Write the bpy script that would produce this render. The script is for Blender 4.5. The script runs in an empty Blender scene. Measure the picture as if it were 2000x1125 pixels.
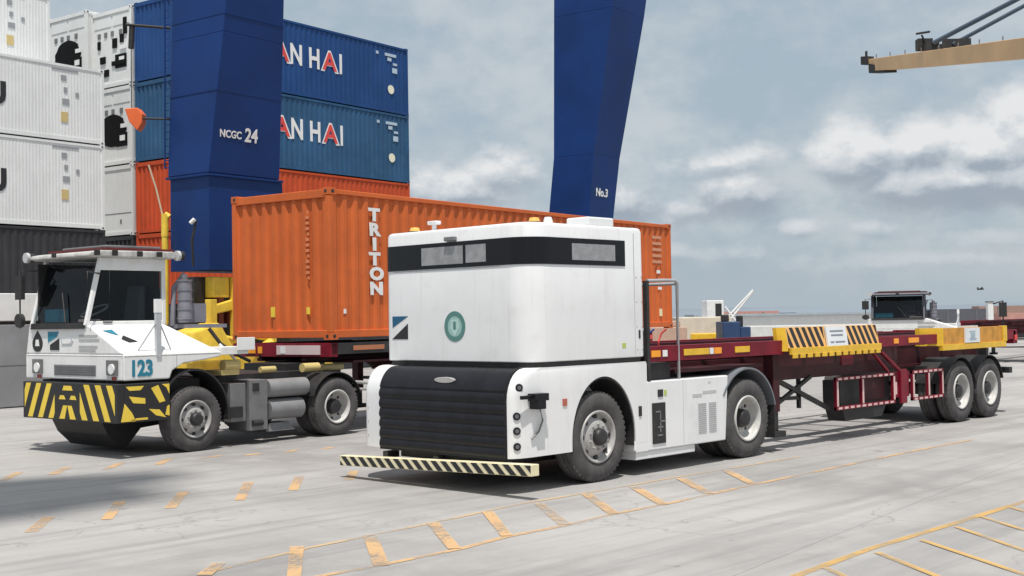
import bpy, bmesh, math, random
from mathutils import Vector, Matrix
R = math.radians
random.seed(7)
S = bpy.context.scene
# ------------------------------------------------------------------ camera
CAM_H, YAW, PITCH, ROLL, F = 1.932, 0.7724, 0.0244, -0.0170, 2399.9
cy, sy = math.cos(YAW), math.sin(YAW)
fw = Vector((cy*math.cos(PITCH), sy*math.cos(PITCH), math.sin(PITCH)))
rt = Vector((sy, -cy, 0)); up = rt.cross(fw)
cr, sr = math.cos(ROLL), math.sin(ROLL)
r2 = cr*rt + sr*up; u2 = -sr*rt + cr*up
cd = bpy.data.cameras.new('camera'); cam = bpy.data.objects.new('camera', cd)
S.collection.objects.link(cam); S.camera = cam
m = Matrix((r2, u2, -fw)).transposed().to_4x4(); m.translation = (0, 0, CAM_H)
cam.matrix_world = m
cd.sensor_width = 36; cd.lens = F*36/2000; cd.clip_end = 9000; cd.clip_start = .1
S.render.resolution_x, S.render.resolution_y = 1024, 576
S.view_settings.view_transform = 'Standard'; S.view_settings.look = 'None'
S.view_settings.exposure = -0.13; S.view_settings.gamma = 1
# ------------------------------------------------------------------ sun and sky
SUN_EL, SUN_AZ = R(70), math.atan2(-.76, -.65)        # azimuth of the direction towards the sun
sd = bpy.data.lights.new('sun', 'SUN'); sd.energy = 4.9; sd.angle = R(.6); sd.color = (1, .96, .9)
so = bpy.data.objects.new('sun', sd); S.collection.objects.link(so)
sv = Vector((math.cos(SUN_AZ)*math.cos(SUN_EL), math.sin(SUN_AZ)*math.cos(SUN_EL), math.sin(SUN_EL)))
so.rotation_euler = sv.to_track_quat('Z', 'Y').to_euler(); so.location = (0, 0, 60)

W = bpy.data.worlds.new('World'); S.world = W; W.use_nodes = True
nt = W.node_tree; nt.nodes.clear()
def N(t, nt_=None, **k):
    n = (nt_ or nt).nodes.new(t)
    for a, b in k.items(): setattr(n, a, b)
    return n
def mth(op, a, b=0.0, c=None, T=None, clamp=False):
    T = T or nt
    n = T.nodes.new('ShaderNodeMath'); n.operation = op; n.use_clamp = clamp
    for i, v in enumerate((a, b) if c is None else (a, b, c)):
        if isinstance(v, (int, float)): n.inputs[i].default_value = v
        else: T.links.new(v, n.inputs[i])
    return n.outputs[0]
def mixc(f, a, b, T=None, mode='MIX'):
    T = T or nt
    n = T.nodes.new('ShaderNodeMix'); n.data_type = 'RGBA'; n.blend_type = mode; n.clamp_factor = True
    for i, v in ((0, f), (6, a), (7, b)):
        if isinstance(v, (int, float)): n.inputs[i].default_value = v
        elif isinstance(v, tuple): n.inputs[i].default_value = (*v[:3], 1)
        else: T.links.new(v, n.inputs[i])
    return n.outputs[2]
def smooth(v, lo, hi, T=None):
    T = T or nt
    n = T.nodes.new('ShaderNodeMapRange'); n.interpolation_type = 'SMOOTHSTEP'
    T.links.new(v, n.inputs[0]); n.inputs[1].default_value = lo; n.inputs[2].default_value = hi
    return n.outputs[0]
def noise(vec, scale, det=4, rough=.55, T=None, dist=0.0):
    T = T or nt
    n = T.nodes.new('ShaderNodeTexNoise'); n.inputs['Scale'].default_value = scale
    n.inputs['Detail'].default_value = det; n.inputs['Roughness'].default_value = rough
    n.inputs['Distortion'].default_value = dist
    if vec is not None: T.links.new(vec, n.inputs['Vector'])
    return n.outputs[0]
sky = N('ShaderNodeTexSky', sky_type='NISHITA', sun_disc=False)
sky.sun_elevation = SUN_EL; sky.sun_rotation = math.pi/2 - SUN_AZ
sky.air_density = 1.0; sky.dust_density = 2.5; sky.ozone_density = 1.0
tc = N('ShaderNodeTexCoord')
sep = N('ShaderNodeSeparateXYZ'); nt.links.new(tc.outputs['Generated'], sep.inputs[0])
az = mth('ARCTAN2', sep.outputs[1], sep.outputs[0])
el = mth('ARCSINE', sep.outputs[2])
PX = mth('MULTIPLY', mth('SUBTRACT', YAW, az), 2.4)      # about thousands of photo pixels right of centre
PY = mth('MULTIPLY', el, 2.4)
cmb = N('ShaderNodeCombineXYZ'); nt.links.new(PX, cmb.inputs[0]); nt.links.new(mth('MULTIPLY', PY, 1.5), cmb.inputs[1])
P = cmb.outputs[0]
n1 = noise(P, 5.5, 9, .60); n2 = noise(P, 1.9, 5, .55, dist=.3)
BLOBS = [(.67, .295, .12, .075), (.77, .30, .11, .075), (.88, .29, .12, .08), (.96, .32, .10, .09), (1.10, .31, .16, .09), (.85, .235, .26, .075), (1.05, .23, .25, .08),
         (.46, .235, .12, .055), (.36, .20, .10, .035), (.55, .165, .07, .022), (.68, .160, .10, .016), (.93, .135, .14, .022), (-.03, .285, .09, .05), (-.10, .245, .13, .06), (.22, .215, .09, .05), (.42, .29, .13, .03), (.30, .12, .16, .018), (.80, .10, .20, .014)]
def cloud_field(sx, sy):
    """signed cloud thickness at a direction, shifted by (sx, sy); positive inside"""
    X, Y = mth('ADD', PX, sx), mth('ADD', PY, sy)
    c = N('ShaderNodeCombineXYZ'); nt.links.new(X, c.inputs[0]); nt.links.new(mth('MULTIPLY', Y, 1.35), c.inputs[1])
    out = None
    for x, y, rx, ry in BLOBS:
        dx, dy = mth('MULTIPLY', mth('SUBTRACT', X, x), 1/rx), mth('MULTIPLY', mth('SUBTRACT', Y, y), 1/ry)
        d = mth('MULTIPLY', mth('SUBTRACT', 1.0, mth('SQRT', mth('ADD', mth('MULTIPLY', dx, dx), mth('MULTIPLY', dy, dy)))), min(1.3, ry*15+.05))
        out = d if out is None else mth('SMOOTH_MAX', out, d, .12)
    a = noise(c.outputs[0], 7.5, 9, .60); b = noise(c.outputs[0], 2.6, 3, .5)
    out = mth('MAXIMUM', out, -.55)
    return mth('ADD', out, mth('ADD', mth('MULTIPLY', mth('SUBTRACT', a, .5), 1.75), mth('MULTIPLY', mth('SUBTRACT', b, .5), .9)))
F0, F1 = cloud_field(0, 0), cloud_field(-.006, .022)
veil = mixc(smooth(mth('ADD', mth('MULTIPLY', n2, .55), mth('MULTIPLY', n1, .45)), .40, .60), (4.9, 6.0, 6.9), (7.0, 7.6, 8.0))
base = mixc(.86, sky.outputs[0], veil)
low = smooth(mth('ADD', PY, mth('MULTIPLY', n1, .1)), .02, .24)
base = mixc(low, (4.9, 5.7, 6.3), base)
lit = mth('ADD', mth('MULTIPLY', mth('SUBTRACT', F0, F1), 1.15), mth('MULTIPLY', mth('MULTIPLY', mth('SUBTRACT', PY, .275), 4.5), smooth(PY, .16, .21)))
shade = mixc(smooth(lit, -.50, .22), (3.9, 4.55, 5.35), (7.2, 7.65, 8.1))
shade = mixc(mth('MULTIPLY', smooth(lit, .12, .55), smooth(PY, .12, .24)), shade, (9.8, 9.8, 9.8))
col = mixc(mth('MULTIPLY', smooth(F0, -.25, .55), .88), base, shade)
far_side = mth('MULTIPLY', smooth(noise(P, 1.1, 6, .6), .5, .66), smooth(mth('ABSOLUTE', PX), 1.15, 1.5))
col = mixc(mth('MULTIPLY', far_side, .7), col, (8.6, 8.7, 9.0))
high = mth('MULTIPLY', smooth(noise(tc.outputs['Generated'], 4.0, 6, .6), .45, .65), smooth(PY, .75, 1.2))
col = mixc(mth('MULTIPLY', high, .7), col, (9.0, 9.1, 9.4))
bg = N('ShaderNodeBackground'); bg.inputs[1].default_value = .094
nt.links.new(col, bg.inputs[0])
wo = N('ShaderNodeOutputWorld'); nt.links.new(bg.outputs[0], wo.inputs[0])

# ------------------------------------------------------------------ helpers
def ray(x, y): return fw + r2*((x-1000)/F) + u2*((562.5-y)/F)
def at(x, y, D):
    return Vector((0, 0, CAM_H)) + ray(x, y)*D
def ground_at(x, y, z=0.0):
    d = ray(x, y); return Vector((0, 0, CAM_H)) + d*((z-CAM_H)/d.z)

def mat(name, color, rough=.5, metal=0.0, var=.12, scale=3.0, dirt=0.0, dirtcol=(.12, .10, .08), streak=0.0, bump=0.0, spec=.5, coat=0.0, bscale=40):
    M = bpy.data.materials.new(name); M.use_nodes = True
    T = M.node_tree; b = T.nodes['Principled BSDF']
    tcn = T.nodes.new('ShaderNodeTexCoord'); obj = tcn.outputs['Object']
    n = noise(obj, scale, 6, .6, T)
    dk = tuple(c*(1-var) for c in color); lt = tuple(min(1, c*(1+var*.6)) for c in color)
    c = mixc(smooth(n, .3, .7, T), dk, lt, T)
    if dirt > 0:
        d = smooth(noise(obj, scale*2.3, 8, .7, T), .50, .75, T)
        c = mixc(mth('MULTIPLY', d, dirt, T=T), c, dirtcol, T)
    if streak > 0:
        mp = T.nodes.new('ShaderNodeMapping'); mp.inputs['Scale'].default_value = (9, 9, .5)
        T.links.new(obj, mp.inputs[0])
        s = smooth(noise(mp.outputs[0], 1.6, 6, .65, T), .52, .78, T)
        c = mixc(mth('MULTIPLY', s, streak, T=T), c, dirtcol, T)
    T.links.new(c, b.inputs['Base Color'])
    rr = mth('ADD', mth('MULTIPLY', noise(obj, scale*4, 5, .6, T), .25, T=T), rough-.12, T=T)
    T.links.new(rr, b.inputs['Roughness'])
    b.inputs['Metallic'].default_value = metal
    b.inputs['Specular IOR Level'].default_value = spec
    b.inputs['Coat Weight'].default_value = coat
    if bump > 0:
        bp = T.nodes.new('ShaderNodeBump'); bp.inputs['Strength'].default_value = bump; bp.inputs['Distance'].default_value = .01
        T.links.new(noise(obj, bscale, 6, .6, T), bp.inputs['Height']); T.links.new(bp.outputs[0], b.inputs['Normal'])
    return M
def plain(name, color, rough=.6, metal=0.0): return mat(name, color, rough, metal, var=.05)
WHITE = mat('white_paint', (.78, .78, .785), .36, var=.05, scale=1.1, dirt=.28, dirtcol=(.50, .485, .45), streak=.34, coat=.25, bump=.03, bscale=6)
WHITE2 = mat('weathered_white_paint', (.78, .78, .77), .45, var=.05, scale=1.5, dirt=.3, dirtcol=(.45, .42, .38), streak=.35, bump=.06, bscale=10)
REEF = mat('reefer_white', (.76, .77, .76), .5, var=.05, scale=.8, dirt=.2, dirtcol=(.5, .48, .44), streak=.35)
BLACK = mat('black_plastic', (.011, .011, .015), .42, var=.3, scale=4, dirt=.2, dirtcol=(.04, .04, .04), spec=.28)
BLACKR = mat('black_steel', (.022, .021, .022), .6, var=.3, scale=4, dirt=.35, dirtcol=(.09, .075, .06))
FBLACK = mat('matt_black', (.008, .008, .009), .8, var=.3, spec=.15)
BAND = mat('dark_glazing', (.006, .006, .008), .17, var=.1, spec=.35)
TYRE = mat('tyre_rubber', (.075, .070, .071), .85, var=.25, scale=5, dirt=.6, dirtcol=(.16, .14, .13), bump=.2)
RIM = mat('silver_rim', (.42, .41, .40), .5, .15, var=.15, scale=6, dirt=.6, dirtcol=(.25, .22, .2))
RIMW = mat('white_rim', (.55, .54, .52), .5, 0, var=.15, scale=6, dirt=.6, dirtcol=(.3, .27, .24))
HUBD = mat('dark_hub', (.05, .048, .05), .5, .5, var=.3)
mat('dark_cab_grey', (.10, .10, .12), .5)
GREY = mat('grey_steel', (.19, .19, .195), .5, .2, var=.15, scale=3, dirt=.35, dirtcol=(.1, .09, .08))
ALU = mat('aluminium_tank', (.24, .24, .245), .5, .2, var=.12, scale=3, dirt=.35, dirtcol=(.2, .19, .18))
MAROON = mat('maroon_paint', (.19, .008, .022), .45, var=.25, scale=3, dirt=.3, dirtcol=(.05, .02, .02), spec=.25)
DMAROON = mat('dark_maroon_paint', (.055, .012, .016), .55, var=.3, scale=3, dirt=.4, dirtcol=(.03, .02, .02), spec=.25)
YEL = mat('yellow_paint', (.78, .47, .03), .45, var=.12, scale=4, dirt=.3, dirtcol=(.35, .22, .06))
CYEL = mat('crane_yellow', (.80, .55, .06), .45, var=.2, scale=2, dirt=.35, dirtcol=(.25, .18, .08), streak=.3)
OCHRE = mat('ochre_panel', (.60, .27, .03), .5, var=.25, scale=6, dirt=.4, dirtcol=(.35, .2, .05))
AMBER = mat('amber_reflector', (.95, .36, .02), .25, var=.08)
PINK = mat('pale_pink_tape', (.72, .48, .46), .5, var=.1)
LWH = plain('letter_white', (.80, .80, .79)); LRED = plain('letter_red', (.72, .07, .06))
LBLK = plain('letter_black', (.02, .02, .022)); TEAL = plain('teal_print', (.02, .20, .30))
DTEAL = plain('dark_teal_print', (.09, .22, .20)); LTEAL = plain('pale_teal_print', (.42, .60, .56))
LGREEN = plain('green_mark', (.42, .55, .12)); BLUEP = plain('blue_print', (.01, .10, .20))
ORANGE = mat('orange_container_paint', (.61, .135, .034), .55, var=.14, scale=1.0, dirt=.35, dirtcol=(.36, .10, .05), streak=.40, spec=.25)
RORANGE = mat('red_orange_container_paint', (.56, .08, .025), .55, var=.15, scale=1, dirt=.3, dirtcol=(.28, .07, .04), streak=.3, spec=.25)
BLUE1 = mat('bright_blue_container_paint', (.014, .062, .205), .5, var=.14, scale=.6, dirt=.2, dirtcol=(.04, .09, .2), streak=.25, spec=.25)
BLUE2 = mat('faded_blue_container_paint', (.030, .098, .205), .55, var=.2, scale=.5, dirt=.3, dirtcol=(.08, .17, .28), streak=.3, spec=.25)
CBLUE = mat('crane_blue_paint', (.006, .034, .150), .5, var=.2, scale=.4, dirt=.2, dirtcol=(.006, .018, .07), streak=.3, spec=.22)
DARKC = mat('dark_container_tone', (.03, .03, .035), .6, var=.3, scale=1, streak=.3, dirtcol=(.12, .11, .1))  # near-black tone for the lower boxes of the stacks
CONC = mat('grey_painted_wall', (.27, .275, .29), .8, var=.15, scale=.8, dirt=.3, dirtcol=(.18, .17, .16), streak=.35)
BOOM = mat('boom_yellow', (.68, .42, .20), .5, var=.15, scale=.3, dirt=.25, dirtcol=(.4, .25, .12))
STEELD = plain('dark_cable_steel', (.06, .09, .13), .5)
SKIN = plain('pale_papers', (.62, .42, .38))
def glass_mat():
    M = bpy.data.materials.new('cab_glass'); M.use_nodes = True; T = M.node_tree; T.nodes.clear()
    tr = T.nodes.new('ShaderNodeBsdfTransparent'); tr.inputs[0].default_value = (.50, .54, .56, 1)
    gl = T.nodes.new('ShaderNodeBsdfGlossy'); gl.inputs['Roughness'].default_value = .03; gl.inputs[0].default_value = (.8, .85, .9, 1)
    lw = T.nodes.new('ShaderNodeLayerWeight'); lw.inputs[0].default_value = .3
    mx = T.nodes.new('ShaderNodeMixShader'); o = T.nodes.new('ShaderNodeOutputMaterial')
    T.links.new(mth('ADD', mth('MULTIPLY', mth('POWER', lw.outputs['Facing'], 3.0, T=T), .35, T=T), .03, T=T), mx.inputs[0]); T.links.new(tr.outputs[0], mx.inputs[1]); T.links.new(gl.outputs[0], mx.inputs[2]); T.links.new(mx.outputs[0], o.inputs[0])
    return M
GLASS = glass_mat()

class MB:
    def __init__(s, off=(0, 0, 0)):
        s.v = []; s.f = []; s.mi = []; s.sm = []; s.off = Vector(off); s.mats = []; s.cur = 0
    def m(s, material):
        if material not in s.mats: s.mats.append(material)
        s.cur = s.mats.index(material); return s
    def add(s, vs, fs, smooth=False):
        b = len(s.v); s.v += [tuple(Vector(v)-s.off) for v in vs]
        for f in fs: s.f.append(tuple(b+i for i in f)); s.mi.append(s.cur); s.sm.append(smooth)
        return s
    def box(s, x0, x1, y0, y1, z0, z1):
        vs = [(x, y, z) for z in (z0, z1) for y in (y0, y1) for x in (x0, x1)]
        return s.add(vs, [(0, 2, 3, 1), (4, 5, 7, 6), (0, 1, 5, 4), (2, 6, 7, 3), (0, 4, 6, 2), (1, 3, 7, 5)])
    def hexa(s, b, t):
        """b, t: four bottom and four top points in the same (ccw) order"""
        return s.add(list(b)+list(t), [(3, 2, 1, 0), (4, 5, 6, 7), (0, 1, 5, 4), (1, 2, 6, 5), (2, 3, 7, 6), (3, 0, 4, 7)])
    def prism(s, pts, axis, a0, a1, smooth=False):
        n = len(pts)
        def P3(p, a): return {'x': (a, p[0], p[1]), 'y': (p[0], a, p[1]), 'z': (p[0], p[1], a)}[axis]
        vs = [P3(p, a0) for p in pts]+[P3(p, a1) for p in pts]
        s.add(vs, [tuple(range(n))[::-1], tuple(range(n, 2*n))])
        b = len(s.v)-2*n
        for i in range(n):
            j = (i+1) % n; s.f.append((b+i, b+j, b+n+j, b+n+i)); s.mi.append(s.cur); s.sm.append(smooth)
        return s
    def bar(s, p, q, w, h=None, roll=0):
        p, q = Vector(p), Vector(q); h = h or w; d = (q-p).normalized()
        a = d.cross(Vector((0, 0, 1))); a = a.normalized() if a.length > .01 else Vector((0, 1, 0)); b = a.cross(d)
        c = [a*(w/2*i)+b*(h/2*j) for i, j in ((-1, -1), (1, -1), (1, 1), (-1, 1))]
        return s.hexa([p+k for k in c], [q+k for k in c])
    def tube(s, pts, r, n=10, caps=True, r_end=None):
        pts = [Vector(p) for p in pts]; rings = []
        for i, p in enumerate(pts):
            d = (pts[min(i+1, len(pts)-1)]-pts[max(i-1, 0)]).normalized()
            a = d.cross(Vector((0, 0, 1))); a = a.normalized() if a.length > .01 else Vector((1, 0, 0)); b = a.cross(d)
            rr = r if r_end is None else r+(r_end-r)*i/(len(pts)-1)
            rings.append([p+a*(rr*math.cos(t*2*math.pi/n))+b*(rr*math.sin(t*2*math.pi/n)) for t in range(n)])
        fs = []
        for i in range(len(pts)-1):
            for t in range(n): fs.append((i*n+t, i*n+(t+1) % n, (i+1)*n+(t+1) % n, (i+1)*n+t))
        s.add([v for rg in rings for v in rg], fs, True)
        if caps: s.add(rings[0], [tuple(range(n))[::-1]]); s.add(rings[-1], [tuple(range(n))])
        return s
    def lathe_y(s, prof, c=(0, 0, 0), n=40, smooth=True):
        """prof: (y, radius) list, revolved about the y axis through c"""
        k = len(prof); vs = []
        for t in range(n):
            a = 2*math.pi*t/n
            for (y, r) in prof: vs.append((c[0]+r*math.cos(a), c[1]+y, c[2]+r*math.sin(a)))
        fs = [(t*k+i, t*k+i+1, ((t+1) % n)*k+i+1, ((t+1) % n)*k+i) for t in range(n) for i in range(k-1)]
        return s.add(vs, fs, smooth)
    def disc_y(s, c, r, t, n=20):
        pts = [(c[0]+r*math.cos(2*math.pi*i/n), c[2]+r*math.sin(2*math.pi*i/n)) for i in range(n)]
        return s.prism(pts, 'y', c[1], c[1]+t)
    def build(s, name, parent=None, bevel=0.0, seg=2, mats=None):
        me = bpy.data.meshes.new(name); me.from_pydata(s.v, [], s.f)
        for mm in (mats or s.mats): me.materials.append(mm)
        me.polygons.foreach_set('material_index', s.mi); me.polygons.foreach_set('use_smooth', s.sm)
        bm = bmesh.new(); bm.from_mesh(me); bmesh.ops.remove_doubles(bm, verts=bm.verts, dist=1e-5) if False else None
        bmesh.ops.recalc_face_normals(bm, faces=bm.faces); bm.to_mesh(me); bm.free()
        me.update()
        o = bpy.data.objects.new(name, me); S.collection.objects.link(o)
        if parent: o.parent = parent
        if bevel > 0:
            b = o.modifiers.new('bevel', 'BEVEL'); b.width = bevel; b.segments = seg; b.limit_method = 'ANGLE'; b.angle_limit = R(40)
            b.harden_normals = False
        return o
def thing(name, label, cat, loc=(0, 0, 0), rz=0.0, group=None):
    o = bpy.data.objects.new(name, None); S.collection.objects.link(o); o.empty_display_size = .3
    o.location = loc; o.rotation_euler = (0, 0, rz); o['label'] = label; o['category'] = cat
    if group: o['group'] = group
    return o
def tag(o, label, cat, group=None):
    o['label'] = label; o['category'] = cat
    if group: o['group'] = group
    return o
def struct(o): o['kind'] = 'structure'; return o
def dup(root, loc, rz, label=None, group=None, skip=()):
    r = root.copy(); S.collection.objects.link(r); r.location = loc; r.rotation_euler = (0, 0, rz)
    if label: r['label'] = label
    if group: r['group'] = group
    for ch in list(root.children):
        if ch.name.split('.')[0] in skip: continue
        c = ch.copy(); S.collection.objects.link(c); c.parent = r
        for g in ch.children:
            d = g.copy(); S.collection.objects.link(d); d.parent = c
    return r
def text_mesh(name, body, size, mtl, parent, M4, squash=(1, 1), extrude=.002, spacing=1.0, bold=0.0, align='LEFT', leading=1.0):
    """lettering as real thin mesh; M4 places its x (reading direction) and y (up) axes"""
    c = bpy.data.curves.new(name, 'FONT'); c.body = body; c.size = size; c.extrude = extrude; c.space_character = spacing
    c.offset = bold; c.align_x = align; c.space_line = leading; c.resolution_u = 3
    t = bpy.data.objects.new('tmp', c); S.collection.objects.link(t)
    dg = bpy.context.evaluated_depsgraph_get(); me = bpy.data.meshes.new_from_object(t.evaluated_get(dg))
    bpy.data.objects.remove(t)
    me.transform(Matrix.Diagonal((squash[0], squash[1], 1, 1))); me.transform(M4)
    me.materials.clear(); me.materials.append(mtl)
    o = bpy.data.objects.new(name, me); S.collection.objects.link(o); o.parent = parent
    return o
def frame(o, x, y):
    x, y = Vector(x).normalized(), Vector(y).normalized(); z = x.cross(y)
    mm = Matrix((x, y, z)).transposed().to_4x4(); mm.translation = o; return mm
def cut(obj, cutters):
    for c in cutters:
        b = obj.modifiers.new('cut', 'BOOLEAN'); b.object = c; b.operation = 'DIFFERENCE'; b.solver = 'EXACT'
    dg = bpy.context.evaluated_depsgraph_get(); me = bpy.data.meshes.new_from_object(obj.evaluated_get(dg))
    obj.modifiers.clear(); obj.data = me
    for c in cutters: bpy.data.objects.remove(c)

# ------------------------------------------------------------------ ground, water
def ground_mat():
    M = bpy.data.materials.new('concrete_apron'); M.use_nodes = True; T = M.node_tree; b = T.nodes['Principled BSDF']
    t = T.nodes.new('ShaderNodeTexCoord'); o = t.outputs['Object']
    big = noise(o, .22, 6, .6, T); midn = noise(o, 1.3, 7, .65, T); fine = noise(o, 22, 6, .7, T); grit = noise(o, 90, 3, .7, T)
    mp = T.nodes.new('ShaderNodeMapping'); mp.inputs['Rotation'].default_value = (0, 0, R(-3)); mp.inputs['Scale'].default_value = (.16, 3.2, 1)
    T.links.new(o, mp.inputs[0]); tracks = noise(mp.outputs[0], 1.0, 7, .62, T)
    mp2 = T.nodes.new('ShaderNodeMapping'); mp2.inputs['Rotation'].default_value = (0, 0, R(40)); mp2.inputs['Scale'].default_value = (.25, 2.0, 1)
    T.links.new(o, mp2.inputs[0]); tr2 = noise(mp2.outputs[0], 1.0, 7, .62, T)
    c = mixc(smooth(big, .3, .7, T), (.250, .240, .233), (.395, .380, .368), T)
    c = mixc(mth('MULTIPLY', smooth(midn, .42, .70, T), .60, T=T), c, (.395, .383, .370), T)
    c = mixc(mth('MULTIPLY', smooth(tracks, .46, .68, T), .50, T=T), c, (.205, .20, .203), T)
    c = mixc(mth('MULTIPLY', smooth(tr2, .48, .72, T), .50, T=T), c, (.30, .29, .29), T)
    c = mixc(mth('MULTIPLY', smooth(fine, .5, .8, T), .35, T=T), c, (.26, .25, .24), T)
    c = mixc(mth('MULTIPLY', smooth(noise(o, 3.2, 3, .5, T), .70, .76, T), .55, T=T), c, (.16, .15, .15), T)   # oil spots
    crk = T.nodes.new('ShaderNodeTexVoronoi'); crk.feature = 'DISTANCE_TO_EDGE'; crk.inputs['Scale'].default_value = .33
    wv = T.nodes.new('ShaderNodeVectorMath'); wv.operation = 'ADD'; nz = T.nodes.new('ShaderNodeTexNoise'); nz.inputs['Scale'].default_value = 1.7; nz.inputs['Detail'].default_value = 6
    T.links.new(o, nz.inputs['Vector']); T.links.new(o, wv.inputs[0]); T.links.new(nz.outputs['Color'], wv.inputs[1]); T.links.new(wv.outputs[0], crk.inputs['Vector'])
    ck = mth('MULTIPLY', mth('LESS_THAN', crk.outputs['Distance'], .004, T=T), smooth(big, .45, .6, T), T=T)
    c = mixc(mth('MULTIPLY', ck, .32, T=T), c, (.14, .13, .125), T)
    # slab joints
    mp3 = T.nodes.new('ShaderNodeMapping'); mp3.inputs['Rotation'].default_value = (0, 0, R(-8)); T.links.new(o, mp3.inputs[0])
    sp = T.nodes.new('ShaderNodeSeparateXYZ'); T.links.new(mp3.outputs[0], sp.inputs[0])
    js = []
    for k, off in ((0, .7), (1, 1.9)):
        v = mth('ADD', sp.outputs[k], mth('MULTIPLY', mth('SUBTRACT', midn, .5, T=T), .03, T=T), T=T)
        fr = mth('FRACT', mth('DIVIDE', mth('ADD', v, off+600, T=T), 6.0, T=T), T=T)
        js.append(mth('LESS_THAN', fr, .0028, T=T))
    j = mth('MAXIMUM', js[0], js[1], T=T)
    c = mixc(mth('MULTIPLY', j, .38, T=T), c, (.13, .125, .12), T)
    T.links.new(c, b.inputs['Base Color']); b.inputs['Roughness'].default_value = .88; b.inputs['Specular IOR Level'].default_value = .25
    bp = T.nodes.new('ShaderNodeBump'); bp.inputs['Strength'].default_value = .35; bp.inputs['Distance'].default_value = .006
    T.links.new(mth('ADD', mth('MULTIPLY', fine, .7, T=T), mth('MULTIPLY', grit, .5, T=T), T=T), bp.inputs['Height']); T.links.new(bp.outputs[0], b.inputs['Normal'])
    return M
g = MB().m(ground_mat()); g.add([(-60, -160, 0), (150, -160, 0), (150, 120, 0), (-60, 120, 0)], [(0, 1, 2, 3)])
struct(g.build('ground'))
sea = mat('sea_water', (.10, .135, .155), .45, var=.25, scale=.05, bump=.5, bscale=.6)
g = MB().m(sea); g.add([(-4000, -4000, -2.5), (4000, -4000, -2.5), (4000, 4000, -2.5), (-4000, 4000, -2.5)], [(0, 1, 2, 3)])
struct(g.build('sea'))
hill = mat('hazy_hill', (.19, .23, .27), .95, var=.08, scale=.004)
g = MB().m(hill)
for k in range(3):
    D = 2600+k*350; pts = []
    for i in range(61):
        a = YAW-.75+i*1.5/60
        h = 6+9*abs(math.sin(i*.21+k*1.7))+5*math.sin(i*.53+k)+random.random()*3
        pts.append((a, max(6, h)))
    vs = [(D*math.cos(a), D*math.sin(a), -5) for a, h in pts]+[((D+150)*math.cos(a), (D+150)*math.sin(a), h) for a, h in pts]+[((D+400)*math.cos(a), (D+400)*math.sin(a), -5) for a, h in pts]
    n = len(pts)
    g.add(vs, [(i, i+1, n+i+1, n+i) for i in range(n-1)]+[(n+i, n+i+1, 2*n+i+1, 2*n+i) for i in range(n-1)], True)
struct(g.build('hills'))

# painted markings, worn
def paint_mat(name, colr, wear):
    M = bpy.data.materials.new(name); M.use_nodes = True; T = M.node_tree; b = T.nodes['Principled BSDF']
    t = T.nodes.new('ShaderNodeTexCoord'); o = t.outputs['Object']
    w = noise(o, 26, 8, .7, T); w2 = noise(o, 1.6, 5, .6, T)
    f = smooth(mth('ADD', w, mth('MULTIPLY', mth('SUBTRACT', w2, .5, T=T), .8, T=T), T=T), wear-.16, wear+.20, T)
    c = mixc(f, colr, (.33, .32, .30), T)
    T.links.new(c, b.inputs['Base Color']); b.inputs['Roughness'].default_value = .85
    tr = T.nodes.new('ShaderNodeBsdfTransparent'); mx = T.nodes.new('ShaderNodeMixShader'); out = T.nodes['Material Output']
    T.links.new(mth('ADD', mth('ADD', mth('MULTIPLY', f, .55, T=T), mth('MULTIPLY', smooth(w2, .38, .62, T), .30, T=T), T=T), .12, T=T, clamp=True), mx.inputs[0]); T.links.new(b.outputs[0], mx.inputs[1]); T.links.new(tr.outputs[0], mx.inputs[2]); T.links.new(mx.outputs[0], out.inputs[0])
    return M
MK0 = paint_mat('very_worn_yellow_line', (.56, .39, .22), .57); MK = paint_mat('worn_yellow_line', (.60, .38, .19), .57); MK2 = paint_mat('yellow_line', (.56, .35, .12), .64)
def quad(g, a, b, w, z=.004):
    a, b = Vector((a[0], a[1], 0)), Vector((b[0], b[1], 0)); d = (b-a).normalized(); s = Vector((-d.y, d.x, 0))*w/2
    # break long lines up a little so they do not read as ruler-straight
    n = max(1, int((b-a).length/1.5)); L = []; Rr = []
    for i in range(n+1):
        p = a.lerp(b, i/n); e = s*(1+random.uniform(-.12, .12)); L.append((p.x+e.x, p.y+e.y, z)); Rr.append((p.x-e.x, p.y-e.y, z))
    g.add(L+Rr, [(i, i+1, n+1+i+1, n+1+i) for i in range(n)])
def pxline(g, pts, w, z=.004):
    q = [ground_at(*p) for p in pts]
    for a, b in zip(q[:-1], q[1:]): quad(g, (a.x, a.y), (b.x, b.y), w, z)
g1 = MB().m(MK0)
pxline(g1, [(390, 1122), (600, 1071), (810, 1029), (1020, 984), (1160, 961), (1300, 936), (1560, 893)], .06)
g1.m(MK)
pxline(g1, [(400, 1175), (635, 1124), (740, 1105), (897, 1073), (988, 1049), (1107, 1026), (1195, 1005), (1300, 985), (1457, 950), (1615, 917), (1790, 880), (1900, 859)], .075, .0045)
for a, b in (((430, 1100), (398, 1125)), ((580, 1068), (574, 1130)), ((722, 1045), (745, 1106)), ((845, 1022), (888, 1073)), ((952, 1000), (990, 1048)), ((1052, 984), (1104, 1026)), ((1146, 966), (1200, 1005)), ((1237, 951), (1296, 986)), ((1330, 935), (1385, 965)), ((1415, 918), (1470, 946))):
    pxline(g1, [a, b], .115, .0085)
struct(g1.build('road_marking_ladder'))
g1 = MB().m(MK2)
pxline(g1, [(1450, 1175), (1555, 1125), (1700, 1072), (1860, 1024), (2000, 980), (2150, 940)], .085)
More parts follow.
